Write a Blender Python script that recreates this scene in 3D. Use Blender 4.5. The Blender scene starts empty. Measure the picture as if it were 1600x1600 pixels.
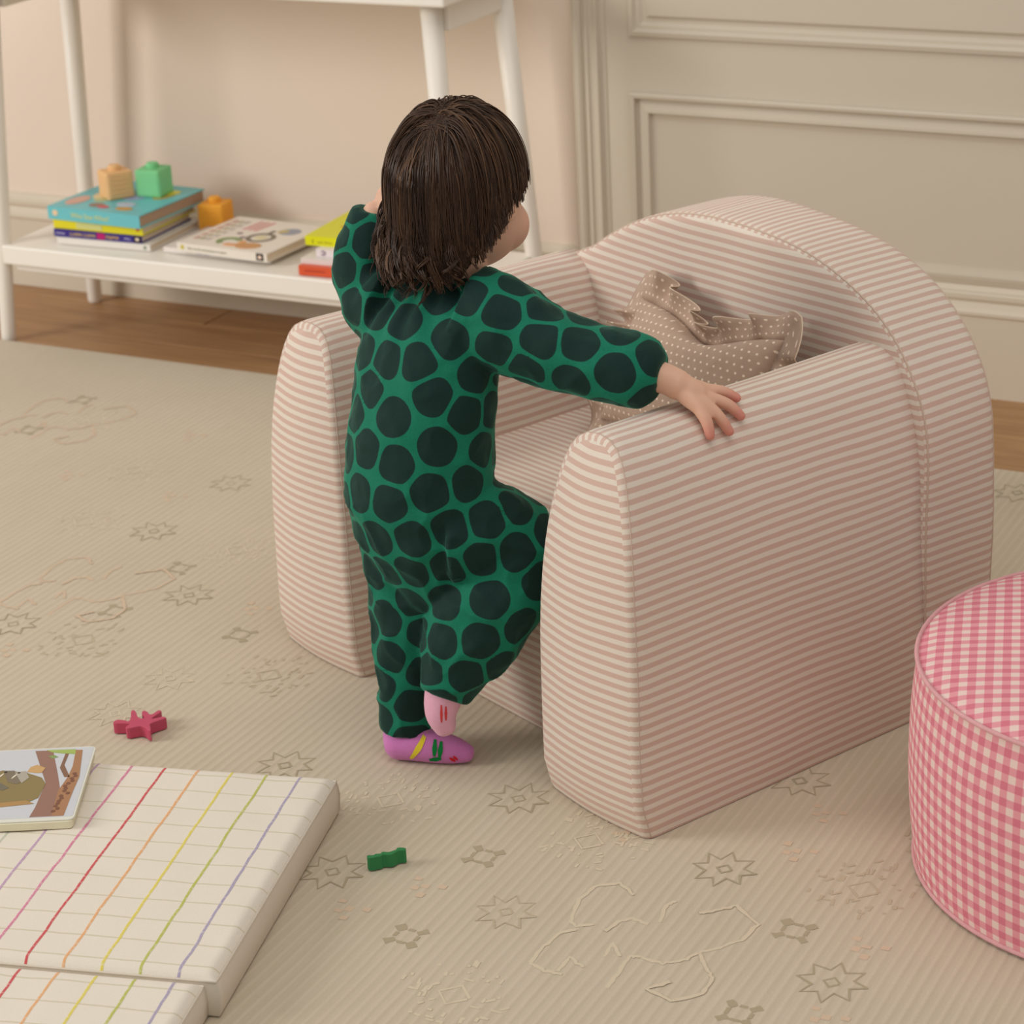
import bpy, bmesh, math, random
import numpy as np
from mathutils import Vector, Matrix, noise
random.seed(7); rng = np.random.default_rng(7)
PI = math.pi
scene = bpy.context.scene
col = scene.collection

# ------------------------------------------------------------------ camera
cam_d = bpy.data.cameras.new('camera'); cam = bpy.data.objects.new('camera', cam_d); col.objects.link(cam)
CAM_F = Vector((-0.4408, 0.8140, -0.3783)).normalized()
CAM_R = Vector((0.8875, 0.4583, -0.0478)); CAM_R = (CAM_R - CAM_F * CAM_R.dot(CAM_F)).normalized()
CAM_U = CAM_R.cross(CAM_F)
m = Matrix((CAM_R, CAM_U, -CAM_F)).transposed().to_4x4(); m.translation = (0, 0, 1.344)
cam.matrix_world = m
cam_d.sensor_width = 36; cam_d.lens = 3800 / 1600 * 36
cam_d.clip_start = .05
cam_d.dof.use_dof = True; cam_d.dof.focus_distance = 2.62; cam_d.dof.aperture_fstop = 9.0
scene.camera = cam

# ------------------------------------------------------------------ world, lights, exposure
w = bpy.data.worlds.new('room_light'); scene.world = w; w.use_nodes = True
bg = w.node_tree.nodes['Background']; bg.inputs[0].default_value = (1.0, .96, .915, 1); bg.inputs[1].default_value = .46
def area(name, loc, target, size, power, color):
    l = bpy.data.lights.new(name, 'AREA'); l.shape = 'RECTANGLE'; l.size = size[0]; l.size_y = size[1]; l.energy = power; l.color = color
    o = bpy.data.objects.new(name, l); col.objects.link(o); o.location = loc
    o.rotation_euler = (Vector(target) - Vector(loc)).to_track_quat('-Z', 'Y').to_euler(); return o
area('window_daylight', (-5.2, -.3, 2.1), (-2.0, 3.0, .2), (1.6, 1.6), 108, (1, .962, .915))
area('ceiling_softbox', (-.6, 1.6, 3.2), (-1.3, 2.6, 0), (2.2, 2.2), 26, (1, .965, .92))
vs = scene.view_settings
vs.view_transform = 'Standard'; vs.look = 'None'; vs.exposure = 0.10; vs.gamma = 1; vs.use_curve_mapping = False

# ------------------------------------------------------------------ helpers
def lin(c):
    return tuple(((v / 255) / 12.92 if v / 255 <= .04045 else ((v / 255 + .055) / 1.055) ** 2.4) for v in c) + (1,)

class NT:
    """small node-tree writer"""
    def __init__(s, name):
        s.m = bpy.data.materials.new(name); s.m.use_nodes = True
        s.t = s.m.node_tree; s.n = s.t.nodes; s.l = s.t.links
        s.b = s.n['Principled BSDF']
    def add(s, typ, **kw):
        n = s.n.new(typ)
        for k, v in kw.items(): setattr(n, k, v)
        return n
    def math(s, op, a, b=None, c=None):
        n = s.n.new('ShaderNodeMath'); n.operation = op
        for i, v in enumerate((a, b, c)):
            if v is None: continue
            if isinstance(v, (int, float)): n.inputs[i].default_value = v
            else: s.l.new(v, n.inputs[i])
        return n.outputs[0]
    def mix(s, fac, a, b, blend='MIX'):
        n = s.n.new('ShaderNodeMix'); n.data_type = 'RGBA'; n.blend_type = blend
        for sock, v in ((n.inputs[0], fac), (n.inputs[6], a), (n.inputs[7], b)):
            if isinstance(v, (int, float)): sock.default_value = v
            elif isinstance(v, tuple): sock.default_value = v
            else: s.l.new(v, sock)
        return n.outputs[2]
    def uv(s):
        n = s.n.new('ShaderNodeUVMap'); x = s.n.new('ShaderNodeSeparateXYZ'); s.l.new(n.outputs[0], x.inputs[0]); return n.outputs[0], x.outputs[0], x.outputs[1]
    def obj(s):
        n = s.n.new('ShaderNodeTexCoord'); x = s.n.new('ShaderNodeSeparateXYZ'); s.l.new(n.outputs['Object'], x.inputs[0]); return n.outputs['Object'], x.outputs[0], x.outputs[1], x.outputs[2]
    def noise(s, vec, scale, detail=3, rough=.5):
        n = s.n.new('ShaderNodeTexNoise'); n.inputs['Scale'].default_value = scale; n.inputs['Detail'].default_value = detail; n.inputs['Roughness'].default_value = rough
        if vec is not None: s.l.new(vec, n.inputs['Vector'])
        return n.outputs[0]
    def smooth(s, v, lo, hi):
        n = s.n.new('ShaderNodeMapRange'); n.interpolation_type = 'SMOOTHSTEP'; n.inputs[1].default_value = lo; n.inputs[2].default_value = hi
        s.l.new(v, n.inputs[0]); return n.outputs[0]
    def color(s, v):
        if isinstance(v, tuple): s.b.inputs['Base Color'].default_value = v
        else: s.l.new(v, s.b.inputs['Base Color'])
    def bump(s, h, strength, dist=.001):
        n = s.n.new('ShaderNodeBump'); n.inputs['Strength'].default_value = strength; n.inputs['Distance'].default_value = dist
        s.l.new(h, n.inputs['Height']); s.l.new(n.outputs[0], s.b.inputs['Normal'])
    def rough(s, r, spec=.3): s.b.inputs['Roughness'].default_value = r; s.b.inputs['Specular IOR Level'].default_value = spec
    def fuzz(s, wgt=.25): s.b.inputs['Sheen Weight'].default_value = wgt; s.b.inputs['Sheen Roughness'].default_value = .6

def paint(name, c, rough=.5, var=.04, spec=.3, scale=6):
    t = NT(name); o, x, y, z = t.obj(); n = t.noise(o, scale, 4)
    c = lin(c); d = tuple(v * (1 - var) for v in c[:3]) + (1,)
    t.color(t.mix(n, d, c)); t.rough(rough, spec); t.bump(t.noise(o, 180, 2), .06, .0006); return t.m
_plain = {}
def plain(c, rough=.55, spec=.3):
    k = (c, rough)
    if k not in _plain: _plain[k] = paint('ink_%d_%d_%d' % c, c, rough, .06, spec, 40)
    return _plain[k]

def mesh_obj(name, verts, faces, mat=None, parent=None, smooth=True, uvs=None):
    me = bpy.data.meshes.new(name); me.from_pydata([tuple(v) for v in verts], [], faces)
    if uvs is not None:                      # per-loop list
        l = me.uv_layers.new(name='UVMap'); l.data.foreach_set('uv', np.asarray(uvs, float).ravel())
    if smooth: me.polygons.foreach_set('use_smooth', [True] * len(me.polygons))
    me.update(); me.validate()
    o = bpy.data.objects.new(name, me); col.objects.link(o)
    if mat: me.materials.append(mat)
    if parent: o.parent = parent
    return o
def fix_normals(o):
    bm = bmesh.new(); bm.from_mesh(o.data); bmesh.ops.recalc_face_normals(bm, faces=bm.faces); bm.to_mesh(o.data); bm.free(); return o
def bm_obj(name, bm, mat=None, parent=None, smooth=False):
    me = bpy.data.meshes.new(name); bmesh.ops.recalc_face_normals(bm, faces=bm.faces); bm.to_mesh(me); bm.free()
    if smooth: me.polygons.foreach_set('use_smooth', [True] * len(me.polygons))
    o = bpy.data.objects.new(name, me); col.objects.link(o)
    if mat: me.materials.append(mat)
    if parent: o.parent = parent
    return o
def box(x0, x1, y0, y1, z0, z1, bev=0, seg=2):
    bm = bmesh.new(); bmesh.ops.create_cube(bm, size=1)
    for v in bm.verts: v.co = Vector(((x0 + x1) / 2 + v.co.x * (x1 - x0), (y0 + y1) / 2 + v.co.y * (y1 - y0), (z0 + z1) / 2 + v.co.z * (z1 - z0)))
    if bev: bmesh.ops.bevel(bm, geom=bm.edges[:], offset=bev, segments=seg, profile=.5, affect='EDGES')
    return bm
def tube(pts, rad, sides=8, closed=False, caps=True):
    """verts, faces of a tube along pts; rad number or list"""
    pts = [Vector(p) for p in pts]; n = len(pts); R = rad if hasattr(rad, '__len__') else [rad] * n
    V, Fc = [], []; up = None
    for i, p in enumerate(pts):
        a = pts[(i - 1) % n] if (closed or i) else p; b = pts[(i + 1) % n] if (closed or i < n - 1) else p
        t = (b - a); t = t.normalized() if t.length > 1e-9 else Vector((0, 0, 1))
        if up is None: up = Vector((0, 0, 1)) if abs(t.z) < .9 else Vector((1, 0, 0))
        s = t.cross(up)
        if s.length < 1e-6: s = t.orthogonal()
        s.normalize(); up = s.cross(t).normalized()
        for k in range(sides):
            q = 2 * PI * k / sides; V.append(p + (s * math.cos(q) + up * math.sin(q)) * R[i])
    m_ = n if closed else n - 1
    for i in range(m_):
        for k in range(sides):
            a = i * sides + k; b = i * sides + (k + 1) % sides; c = ((i + 1) % n) * sides + (k + 1) % sides; d = ((i + 1) % n) * sides + k
            Fc.append((a, b, c, d))
    if caps and not closed:
        Fc.append(tuple(range(sides))[::-1]); Fc.append(tuple((n - 1) * sides + k for k in range(sides)))
    return V, Fc
def tube_obj(name, pts, rad, mat, parent=None, sides=8, closed=False):
    V, Fc = tube(pts, rad, sides, closed); return mesh_obj(name, V, Fc, mat, parent)
def prism(poly, z0, z1, bev=0, seg=2):
    bm = bmesh.new(); vs_ = [bm.verts.new((p[0], p[1], z0)) for p in poly]; f = bm.faces.new(vs_)
    r = bmesh.ops.extrude_face_region(bm, geom=[f])
    for v in r['geom']:
        if isinstance(v, bmesh.types.BMVert): v.co.z = z1
    if bev:
        es = [e for e in bm.edges if abs(e.verts[0].co.z - e.verts[1].co.z) < 1e-7]
        bmesh.ops.bevel(bm, geom=es, offset=bev, segments=seg, profile=.5, affect='EDGES')
    return bm
def tag(o, label, cat, group=None, kind=None):
    if label: o['label'] = label
    if cat: o['category'] = cat
    if group: o['group'] = group
    if kind: o['kind'] = kind
    return o
def thing(name, label, cat, loc=(0, 0, 0), rz=0, group=None):
    o = bpy.data.objects.new(name, None); col.objects.link(o); o.location = loc; o.rotation_euler = (0, 0, rz); o.empty_display_size = .05
    return tag(o, label, cat, group)
def struct(o, label=None): o['kind'] = 'structure'; return o if not label else tag(o, label, None)
def grid_faces(nu, nv, closed_u=False):
    F_ = []
    for j in range(nv - 1):
        for i in range(nu if closed_u else nu - 1):
            a = j * nu + i; b = j * nu + (i + 1) % nu; F_.append((a, b, b + nu, a + nu))
    return F_
def uv_from_vert(faces, uvv): return [uvv[i] for f in faces for i in f]

# ------------------------------------------------------------------ materials
M_wall = paint('peach_beige_wall_paint', (234, 218, 203), .75, .03)
M_panel = paint('stone_grey_panel_paint', (206, 196, 178), .5, .03)
M_base = paint('baseboard_paint', (214, 203, 184), .5, .03)
M_white = paint('white_lacquer', (242, 236, 226), .38, .03)
def wood():
    t = NT('oak_boards'); o, x, y, z = t.obj()
    mp = t.add('ShaderNodeMapping'); mp.inputs['Scale'].default_value = (1.2, 16, 4); t.l.new(o, mp.inputs[0])
    n = t.noise(mp.outputs[0], 3.0, 6, .6); oi = t.add('ShaderNodeObjectInfo')
    c = t.mix(t.smooth(n, .3, .75), lin((182, 142, 100)), lin((152, 112, 76)))
    c = t.mix(t.math('MULTIPLY', oi.outputs['Random'], .3), c, lin((150, 112, 76)))
    t.color(c); t.rough(.45); t.bump(n, .1, .001); return t.m
M_wood = wood()

STRIPE = .01145
def stripe_fabric():
    t = NT('pink_stripe_ticking'); uv, u, v = t.uv()
    o, x, y, z = t.obj()
    wob = t.math('MULTIPLY', t.math('SUBTRACT', t.noise(o, 7, 2), .5), .004)
    ph = t.math('FRACT', t.math('DIVIDE', t.math('ADD', v, wob), STRIPE))
    tri = t.math('ABSOLUTE', t.math('SUBTRACT', ph, .5))          # 0 .. .5
    f = t.smooth(tri, .215, .275)
    weave = t.noise(uv, 900, 2)
    pink = t.mix(weave, lin((200, 168, 153)), lin((214, 186, 172))); white = t.mix(weave, lin((218, 206, 190)), lin((230, 219, 206)))
    t.color(t.mix(f, white, pink)); t.rough(.9, .1); t.fuzz(.12)
    t.bump(t.math('ADD', t.math('MULTIPLY', weave, .5), t.math('MULTIPLY', t.noise(o, 25, 3), 2.5)), .25, .001); return t.m
M_stripe = stripe_fabric()
M_seam = paint('seam_thread', (206, 182, 166), .9, .1, .1, 200)
M_stripe_thread = paint('piping_cloth', (212, 190, 172), .9, .1, .1, 200)

# ------------------------------------------------------------------ room shell
WY = 3.634                                  # back wall plane
floor = struct(bm_obj('floor', box(-5, 1.6, -1.5, 3.8, -.06, -.0105), M_wood)); floor['label'] = 'warm oak board floor beyond the rug'
def plank_mesh(L, W_):
    bm = box(0, L, 0, W_, 0, .004, .0008, 1); me = bpy.data.meshes.new('plank'); bm.to_mesh(me); bm.free(); me.materials.append(M_wood); return me
pm = plank_mesh(1.397, .1185)
for r in range(7):
    for k in range(5):
        x = -5 + k * 1.4 - (r * .53) % 1.4 + .05
        o = bpy.data.objects.new('plank', pm); col.objects.link(o); o.parent = floor; o.location = (x, 2.80 + r * .12, -.012)
wall = struct(bm_obj('wall_back', box(-5, -1.745, WY, WY + .12, -.06, 2.7), M_wall)); wall['label'] = 'peach beige plaster wall behind the white console table'
# panelled window bay: backing boards, casing, mouldings
PY = WY - .004
panel = struct(bm_obj('wall_right', box(-1.745, 1.6, PY, WY + .12, -.06, 2.7), M_panel)); panel['label'] = 'stone grey panelled wall behind the striped chair'
def frame_moulding(name, x0, x1, z0, z1, prof, mat, parent, y):
    """rectangular picture-frame moulding; prof = list of (inset, proud)"""
    V, Fc = [], []; n = len(prof)
    for (cx, cz, sx, sz) in ((x0, z0, 1, 1), (x1, z0, -1, 1), (x1, z1, -1, -1), (x0, z1, 1, -1)):
        for (i, pr) in prof: V.append((cx + sx * i, y - pr, cz + sz * i))
    for c in range(4):
        for k in range(n - 1):
            a = c * n + k; b = ((c + 1) % 4) * n + k; Fc.append((a, b, b + 1, a + 1))
    return mesh_obj(name, V, Fc, mat, parent, smooth=False)
prof1 = [(0, 0), (.0005, .010), (.004, .013), (.009, .012), (.0105, .004), (.014, .003), (.019, .006), (.028, .0085), (.033, .009), (.035, .002), (.043, .0005), (.046, 0)]
frame_moulding('panel_moulding', -1.699, .95, .158, .4525, prof1, M_panel, panel, PY)
prof2 = [(0, 0), (.0005, .012), (.007, .015), (.012, .010), (.03, .004), (.058, .0015), (.064, .001), (.0645, .0075), (.075, .0075), (.3, .0075)]
# upper sash panel: bevelled frame round a raised field
frame_moulding('sash_moulding', -1.699, .95, .545, 2.35, [(0, 0), (.0005, .006), (.008, .008), (.013, .003), (.018, .003), (.0315, -.0035), (.0325, -.0035), (.033, .004), (.036, .0055), (.04, .0055)], M_panel, panel, PY)
bm_ = box(-1.6605, .9115, PY - .0054, PY + .002, .5835, 2.312); bm_obj('sash_field', bm_, M_panel, panel)
# fluted casing between plaster and panelling
cz = []
prof_c = [(0, 0), (0, .016), (.004, .020), (.012, .021), (.016, .018), (.018, .013), (.022, .013), (.024, .017), (.028, .018), (.031, .014), (.036, .013), (.041, .016), (.045, .016), (.048, .008), (.056, .006), (.058, 0)]
V = []; n = len(prof_c)
for z in (-.01, 2.45):
    for (dx, pr) in prof_c: V.append((-1.800 + dx, WY - pr, z))
tr = struct(mesh_obj('trim_1', V, [(k, k + 1, n + k + 1, n + k) for k in range(n - 1)] + [tuple(range(n, 2 * n))], M_panel, smooth=False)); tr['label'] = 'fluted grey door casing beside the plaster wall'
def baseboard(name, x0, x1, y, label):
    pf = [(0, 0), (.018, 0), (.018, .135), (.0205, .138), (.0205, .143), (.016, .148), (.012, .158), (.015, .164), (.015, .171), (.009, .176), (.005, .183), (0, .184)]
    V = []; n = len(pf)
    for x in (x0, x1):
        for (d, z) in pf: V.append((x, y - d, z - .008))
    o = struct(mesh_obj(name, V, [(k, k + 1, n + k + 1, n + k) for k in range(n - 1)] + [tuple(range(n))[::-1], tuple(range(n, 2 * n))], M_base, smooth=False)); o['label'] = label
baseboard('baseboard_left', -5, -1.8, WY, 'pale moulded baseboard along the plaster wall')
baseboard('baseboard_right', -1.742, 1.6, PY, 'pale moulded baseboard under the panelling')

# ------------------------------------------------------------------ rug
def rug_mat():
    t = NT('ribbed_wool_rug'); o, x, y, z = t.obj()
    wob = t.math('MULTIPLY', t.math('SUBTRACT', t.noise(o, 5, 2), .5), .006)
    ph = t.math('SINE', t.math('MULTIPLY', t.math('ADD', x, wob), 2 * PI / .0122))
    mp = t.add('ShaderNodeMapping'); mp.inputs['Scale'].default_value = (60, 3, 1); t.l.new(o, mp.inputs[0])
    streak = t.noise(mp.outputs[0], 3, 4, .6); big = t.noise(o, 2.2, 4); fine = t.noise(o, 420, 3)
    c = t.mix(t.smooth(big, .35, .7), lin((197, 184, 162)), lin((204, 190, 170)))
    c = t.mix(t.math('MULTIPLY', t.smooth(streak, .35, .75), .35), c, lin((184, 174, 144)))
    c = t.mix(t.math('MULTIPLY', t.smooth(ph, .1, .95), .26), c, lin((224, 210, 188)))
    c = t.mix(t.math('MULTIPLY', fine, .3), c, lin((176, 160, 132)))
    t.color(c); t.rough(.95, .08); t.fuzz(.15)
    t.bump(t.math('ADD', ph, t.math('MULTIPLY', fine, 1.2)), .22, .001); return t.m
M_rug = rug_mat()
rug = tag(bm_obj('area_rug', box(-4.6, 1.2, .2, 3.302, -.008, 0, .003, 2), M_rug, smooth=False), 'large sage beige ribbed area rug with faint star and flower motifs', 'rug')
def yarn(name, c): 
    t = NT(name); o, x, y, z = t.obj(); f = t.noise(o, 300, 3)
    t.color(t.mix(f, tuple(v * .92 for v in lin(c)[:3]) + (1,), lin(c))); t.rough(.95, .08); t.fuzz(.15); return t.m
Y_dark = yarn('rug_yarn_olive_grey', (174, 160, 131)); Y_light = yarn('rug_yarn_cream', (214, 199, 172)); Y_pink = yarn('rug_yarn_peach', (210, 186, 158)); Y_tan = yarn('rug_yarn_tan', (192, 176, 148))
def strokes(name, lines, width, mat, loc):
    """flat raised yarn strokes, one mesh"""
    V, Fc = [], []
    for ln in lines:
        if len(ln) > 3 and (Vector(ln[0]) - Vector(ln[-1])).length < 1e-4: ln = list(ln[:-1]) + [tuple(Vector(ln[-2]).lerp(Vector(ln[0]), .9))]
        n = len(ln); b = len(V); zl = random.uniform(0, .00025)
        for i, p in enumerate(ln):
            p = Vector(p); a = Vector(ln[max(i - 1, 0)]); c = Vector(ln[min(i + 1, n - 1)]); t = (c - a).normalized() if (c - a).length > 0 else Vector((1, 0))
            s = Vector((-t.y, t.x)) * width * .5 * random.uniform(.7, 1.25)
            zi = zl + .00002 * i; V += [(p.x - s.x, p.y - s.y, zi), (p.x + s.x, p.y + s.y, zi)]
        for i in range(n - 1): Fc.append((b + 2 * i, b + 2 * i + 2, b + 2 * i + 3, b + 2 * i + 1))
    o = mesh_obj(name, V, Fc, mat, rug, smooth=False); o.location = (loc[0], loc[1], .00015)
    if name == 'medallion_motif': o['kind'] = 'stuff'
    return o
def wob(ln, a): return [(p[0] + random.uniform(-a, a), p[1] + random.uniform(-a, a)) for p in ln]
def star_lines(R):
    pts = [((R if k % 2 == 0 else R * .58) * math.cos(PI * k / 8 + .1), (R if k % 2 == 0 else R * .58) * math.sin(PI * k / 8 + .1)) for k in range(17)]
    d = R * .24; return [wob(pts[:-1], R * .05) + [pts[0]], [(d, 0), (0, d), (-d, 0), (0, -d), (d, 0)]]
def flower_lines(R):
    L = []
    for k in range(4):
        a = k * PI / 2 + PI / 4; c, s = math.cos(a), math.sin(a); L.append([(R * .5 * c, R * .5 * s), (R * .75 * c, R * .75 * s), (R * c, R * s)])
    for k in range(4):
        a = k * PI / 2; c, s = math.cos(a), math.sin(a); L.append([(R * .42 * c, R * .42 * s), (R * .6 * c, R * .6 * s)])
    return L
def dots_lines(R):
    L = []
    for (x, y) in ((0, 0), (R, .3 * R), (-.8 * R, .6 * R), (.2 * R, -R), (-.5 * R, -.4 * R)): L.append([(x - .0045, y), (x + .0045, y)])
    return L
def medal_lines(R):
    L = [[(R * .28, 0), (0, R * .28), (-R * .28, 0), (0, -R * .28), (R * .28, 0)]]
    for k in range(46):
        a = random.uniform(0, 2 * PI); r = R * random.uniform(.4, 1); x, y = r * math.cos(a), r * math.sin(a); l = R * random.uniform(.05, .2); b = random.choice((PI / 2, PI / 2 + .2, 0, PI / 4))
        L.append([(x, y), (x + l * math.cos(b), y + l * math.sin(b))])
    return L
BIG = [[(-0.997, 1.923), (-1.007, 1.964), (-1.004, 1.993), (-0.982, 2.01), (-0.958, 1.993)], [(-0.997, 1.923), (-0.987, 1.915), (-0.972, 1.926)], [(-1.0, 1.835), (-1.001, 1.869), (-0.996, 1.9), (-0.984, 1.909)], [(-1.0, 1.835), (-0.981, 1.828), (-0.961, 1.829)], [(-0.967, 1.833), (-0.969, 1.861), (-0.947, 1.849)], [(-0.91, 1.826), (-0.911, 1.857), (-0.912, 1.885), (-0.902, 1.889)], [(-0.912, 1.955), (-0.918, 1.986), (-0.913, 2.0)], [(-0.921, 1.947), (-0.939, 1.951), (-0.951, 1.942), (-0.956, 1.918)], [(-0.852, 1.918), (-0.836, 1.936), (-0.821, 1.956), (-0.817, 1.991), (-0.851, 2.015), (-0.863, 2.002), (-0.881, 1.987)], [(-0.852, 1.918), (-0.835, 1.897), (-0.821, 1.882), (-0.819, 1.852), (-0.843, 1.828), (-0.872, 1.839), (-0.857, 1.859)], [(-0.902, 1.889), (-0.877, 1.886), (-0.86, 1.9), (-0.852, 1.918)], [(-0.936, 1.875), (-0.94, 1.902), (-0.922, 1.881)]]
for (x, y) in [(-0.891, 2.079), (-0.711, 1.921), (-1.278, 1.911), (-1.457, 2.098), (-0.887, 2.291), (-1.165, 2.132), (-2.025, 2.64), (-1.845, 2.467), (-2.016, 2.3), (-0.908, 3.218)]:
    strokes('star_motif', star_lines(.036), .0032, Y_dark, (x, y))
for (x, y) in [(-1.067, 1.912), (-2.025, 2.842), (-1.72, 2.241), (-1.727, 2.133)]: strokes('star_motif', star_lines(.034), .003, random.choice((Y_light, Y_tan)), (x, y))
for (x, y) in [(-0.778, 1.994), (-1.14, 1.83), (-0.774, 1.836), (-1.911, 2.54), (-1.91, 2.386), (-2.478, 3.078), (-2.474, 2.925), (-1.708, 2.385), (-1.142, 2.003)]:
    strokes('flower_motif', flower_lines(.024), .0095, Y_dark, (x, y))
for (x, y) in [(-1.02, 2.111), (-0.834, 2.144), (-0.834, 2.234), (-0.701, 1.994), (-0.695, 1.862), (-1.17, 1.924), (-2.283, 2.783), (-2.202, 2.999), (-1.735, 2.465), (-2.079, 2.766), (-1.965, 2.235), (-1.222, 1.853)]:
    strokes('dot_cluster_motif', dots_lines(.018), .008, Y_pink, (x, y))
for (x, y) in [(-1.043, 1.755), (-0.741, 2.097), (-1.05, 2.076), (-1.299, 2.073), (-1.606, 2.296), (-2.199, 2.835), (-2.147, 2.633), (-1.895, 2.294), (-1.87, 2.624), (-2.399, 3.007), (-0.677, 2.223)]:
    strokes('medallion_motif', medal_lines(.062), .0034, random.choice((Y_light, Y_tan, Y_light)), (x, y))
for k in range(56):                                         # the pattern goes on over the rest of the rug
    if k < 30: x, y = -.42 + .26 * (k % 6) + random.uniform(-.06, .06), .55 + .52 * (k // 6) + random.uniform(-.12, .12)
    else: x, y = -2.3 + .30 * ((k - 30) % 6) + random.uniform(-.07, .07), .45 + .25 * ((k - 30) // 6) + random.uniform(-.06, .06)
    if y > 1.48 and x < -.5: continue
    q = k % 4
    if q == 0: strokes('star_motif', star_lines(.036), .0032, Y_dark, (x, y))
    elif q == 1: strokes('flower_motif', flower_lines(.024), .0095, Y_dark, (x, y))
    elif q == 2: strokes('dot_cluster_motif', dots_lines(.018), .008, Y_pink, (x, y))
    else: strokes('medallion_motif', medal_lines(.062), .0034, Y_light, (x, y))
def dense(ln):
    out = []
    for i in range(len(ln) - 1):
        for k in range(5):
            f = k / 5; out.append((ln[i][0] * (1 - f) + ln[i + 1][0] * f + random.uniform(-.0012, .0012), ln[i][1] * (1 - f) + ln[i + 1][1] * f + random.uniform(-.0012, .0012)))
    return out + [ln[-1]]
for i, (x, y) in enumerate([(-0.915, 1.916), (-1.994, 2.43), (-2.45, 2.98)]):
    strokes('branch_motif', [dense([(px + .915, py - 1.916) for (px, py) in l]) for l in BIG], .0045, Y_light if i == 0 else Y_pink, (x, y))

# ------------------------------------------------------------------ white console table with a low shelf
tb = thing('console_table', 'white console table with splayed round legs and a low shelf of books', 'table', (-2.335, 3.44, -.008))
def L(x, y, z): return (x + 2.335, y - 3.44, z + .008)
def leg(name, top, bot, r0, r1):
    T, B = Vector(top), Vector(bot); pts = [B + Vector((0, 0, .0)), B + (T - B) * .01, B + (T - B) * .5, T]
    return tube_obj(name, pts, [r1 * .9, r1, (r0 + r1) / 2, r0], M_white, tb, 20)
leg('leg', L(-2.790, 3.345, .645), L(-2.826, 3.318, -.008), .018, .0135)
leg('leg', L(-2.772, 3.545, .645), L(-2.818, 3.572, -.008), .018, .0135)
leg('leg', L(-1.910, 3.345, .645), L(-1.872, 3.318, -.008), .018, .0135)
leg('leg', L(-1.892, 3.545, .645), L(-1.850, 3.572, -.008), .018, .0135)
bm_obj('tabletop', box(-.487, .474, -.14, .135, .652, .678, .004, 2), M_white, tb)
for sx in (-1, 1):
    o = bm_obj('side_apron', box(*(sorted((sx * .432, sx * .452)) + [-.085, .095, .605, .652]), .002, 1), M_white, tb)
bm_obj('back_apron', box(-.44, .44, .095, .113, .605, .652, .002, 1), M_white, tb)
bm_obj('low_shelf', box(-.475, .475, -.128, .128, .149, .184, .003, 2), M_white, tb)
bm_obj('shelf_rail', box(-.46, .46, -.112, -.098, .134, .149, .002, 1), M_white, tb)

# ------------------------------------------------------------------ books and blocks on the shelf
M_page = paint('book_pages', (222, 206, 182), .8, .12, .2, 300)
ZS = .1775
def book(name, label, x, y, rz, w_, d, t, z0, c, pagec=None, bt=.0022):
    b = thing(name, label, 'book', (x, y, z0), math.radians(rz), 'books on the low shelf')
    cv = plain(c, .35)
    bm = bmesh.new()
    prof = [(0, 0), (d, 0), (d, bt), (bt, bt), (bt, t - bt), (d, t - bt), (d, t), (0, t)]
    prof = [(q[0], q[1]) for q in prof]
    vs_ = [bm.verts.new((0, p[0], p[1])) for p in prof]; f = bm.faces.new(vs_)
    r = bmesh.ops.extrude_face_region(bm, geom=[f])
    for v in r['geom']:
        if isinstance(v, bmesh.types.BMVert): v.co.x = w_
    bm_obj('cover', bm, cv, b)
    bm_obj('pages', box(.002, w_ - .002, bt, d - .003, bt * .98, t - bt * .98), pagec or M_page, b)
    return b
_pn = [0]
def patch(name, poly, mat, parent, z, th=.0004):
    _pn[0] += 1; th = th + .00005 * (_pn[0] % 14)
    return bm_obj(name, prism(poly, z, z + th), mat, parent)
def ell(cx, cy, rx, ry, n=20, a0=0, a1=2 * PI, rot=0):
    full = abs(a1 - a0 - 2 * PI) < 1e-6; out = []
    for k in range(n if full else n + 1):
        a = a0 + (a1 - a0) * k / n; px, py = rx * math.cos(a), ry * math.sin(a); out.append((cx + px * math.cos(rot) - py * math.sin(rot), cy + px * math.sin(rot) + py * math.cos(rot)))
    return out
def arc_band(cx, cy, rx, ry, wd, a0, a1, n=18):
    return ell(cx, cy, rx, ry, n, a0, a1) + ell(cx, cy, rx - wd, ry - wd, n, a0, a1)[::-1]
def rect(x0, x1, y0, y1): return [(x0, y0), (x1, y0), (x1, y1), (x0, y1)]
def text_mesh(name, s, size, mat, parent, loc, rot, sx=1.0):
    c = bpy.data.curves.new(name, 'FONT'); c.body = s; c.size = size; c.extrude = .0002; c.align_x = 'LEFT'
    o = bpy.data.objects.new(name, c); col.objects.link(o); bpy.context.view_layer.update()
    me = bpy.data.meshes.new_from_object(o.evaluated_get(bpy.context.evaluated_depsgraph_get())); bpy.data.objects.remove(o)
    q = bpy.data.objects.new(name, me); col.objects.link(q); me.materials.clear(); me.materials.append(mat); q.parent = parent; q.location = loc; q.rotation_euler = rot; q.scale = (sx, 1, 1); return q
SP = (PI / 2, 0, 0)                          # lettering on a spine that faces the room
b1 = book('picture_book', 'thin white book at the bottom of the left stack on the shelf', -2.712, 3.350, 3.0, .196, .170, .012, ZS, (232, 226, 218))
patch('spine_mark', rect(.183, .188, .003, .009), plain((120, 130, 110)), b1, 0, .0003).rotation_euler = SP
b2 = book('picture_book', 'navy book with yellow spine lettering in the left stack', -2.720, 3.354, 2.5, .186, .165, .0135, ZS + .0122, (58, 46, 132))
text_mesh('spine_lettering', 'LLAMA LLAMA', .0085, plain((230, 196, 110)), b2, (.034, -.0003, .0036), SP, 1.0)
patch('spine_patch', rect(.092, .109, .0015, .0125), plain((186, 20, 110)), b2, 0, .0004).rotation_euler = SP
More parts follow.
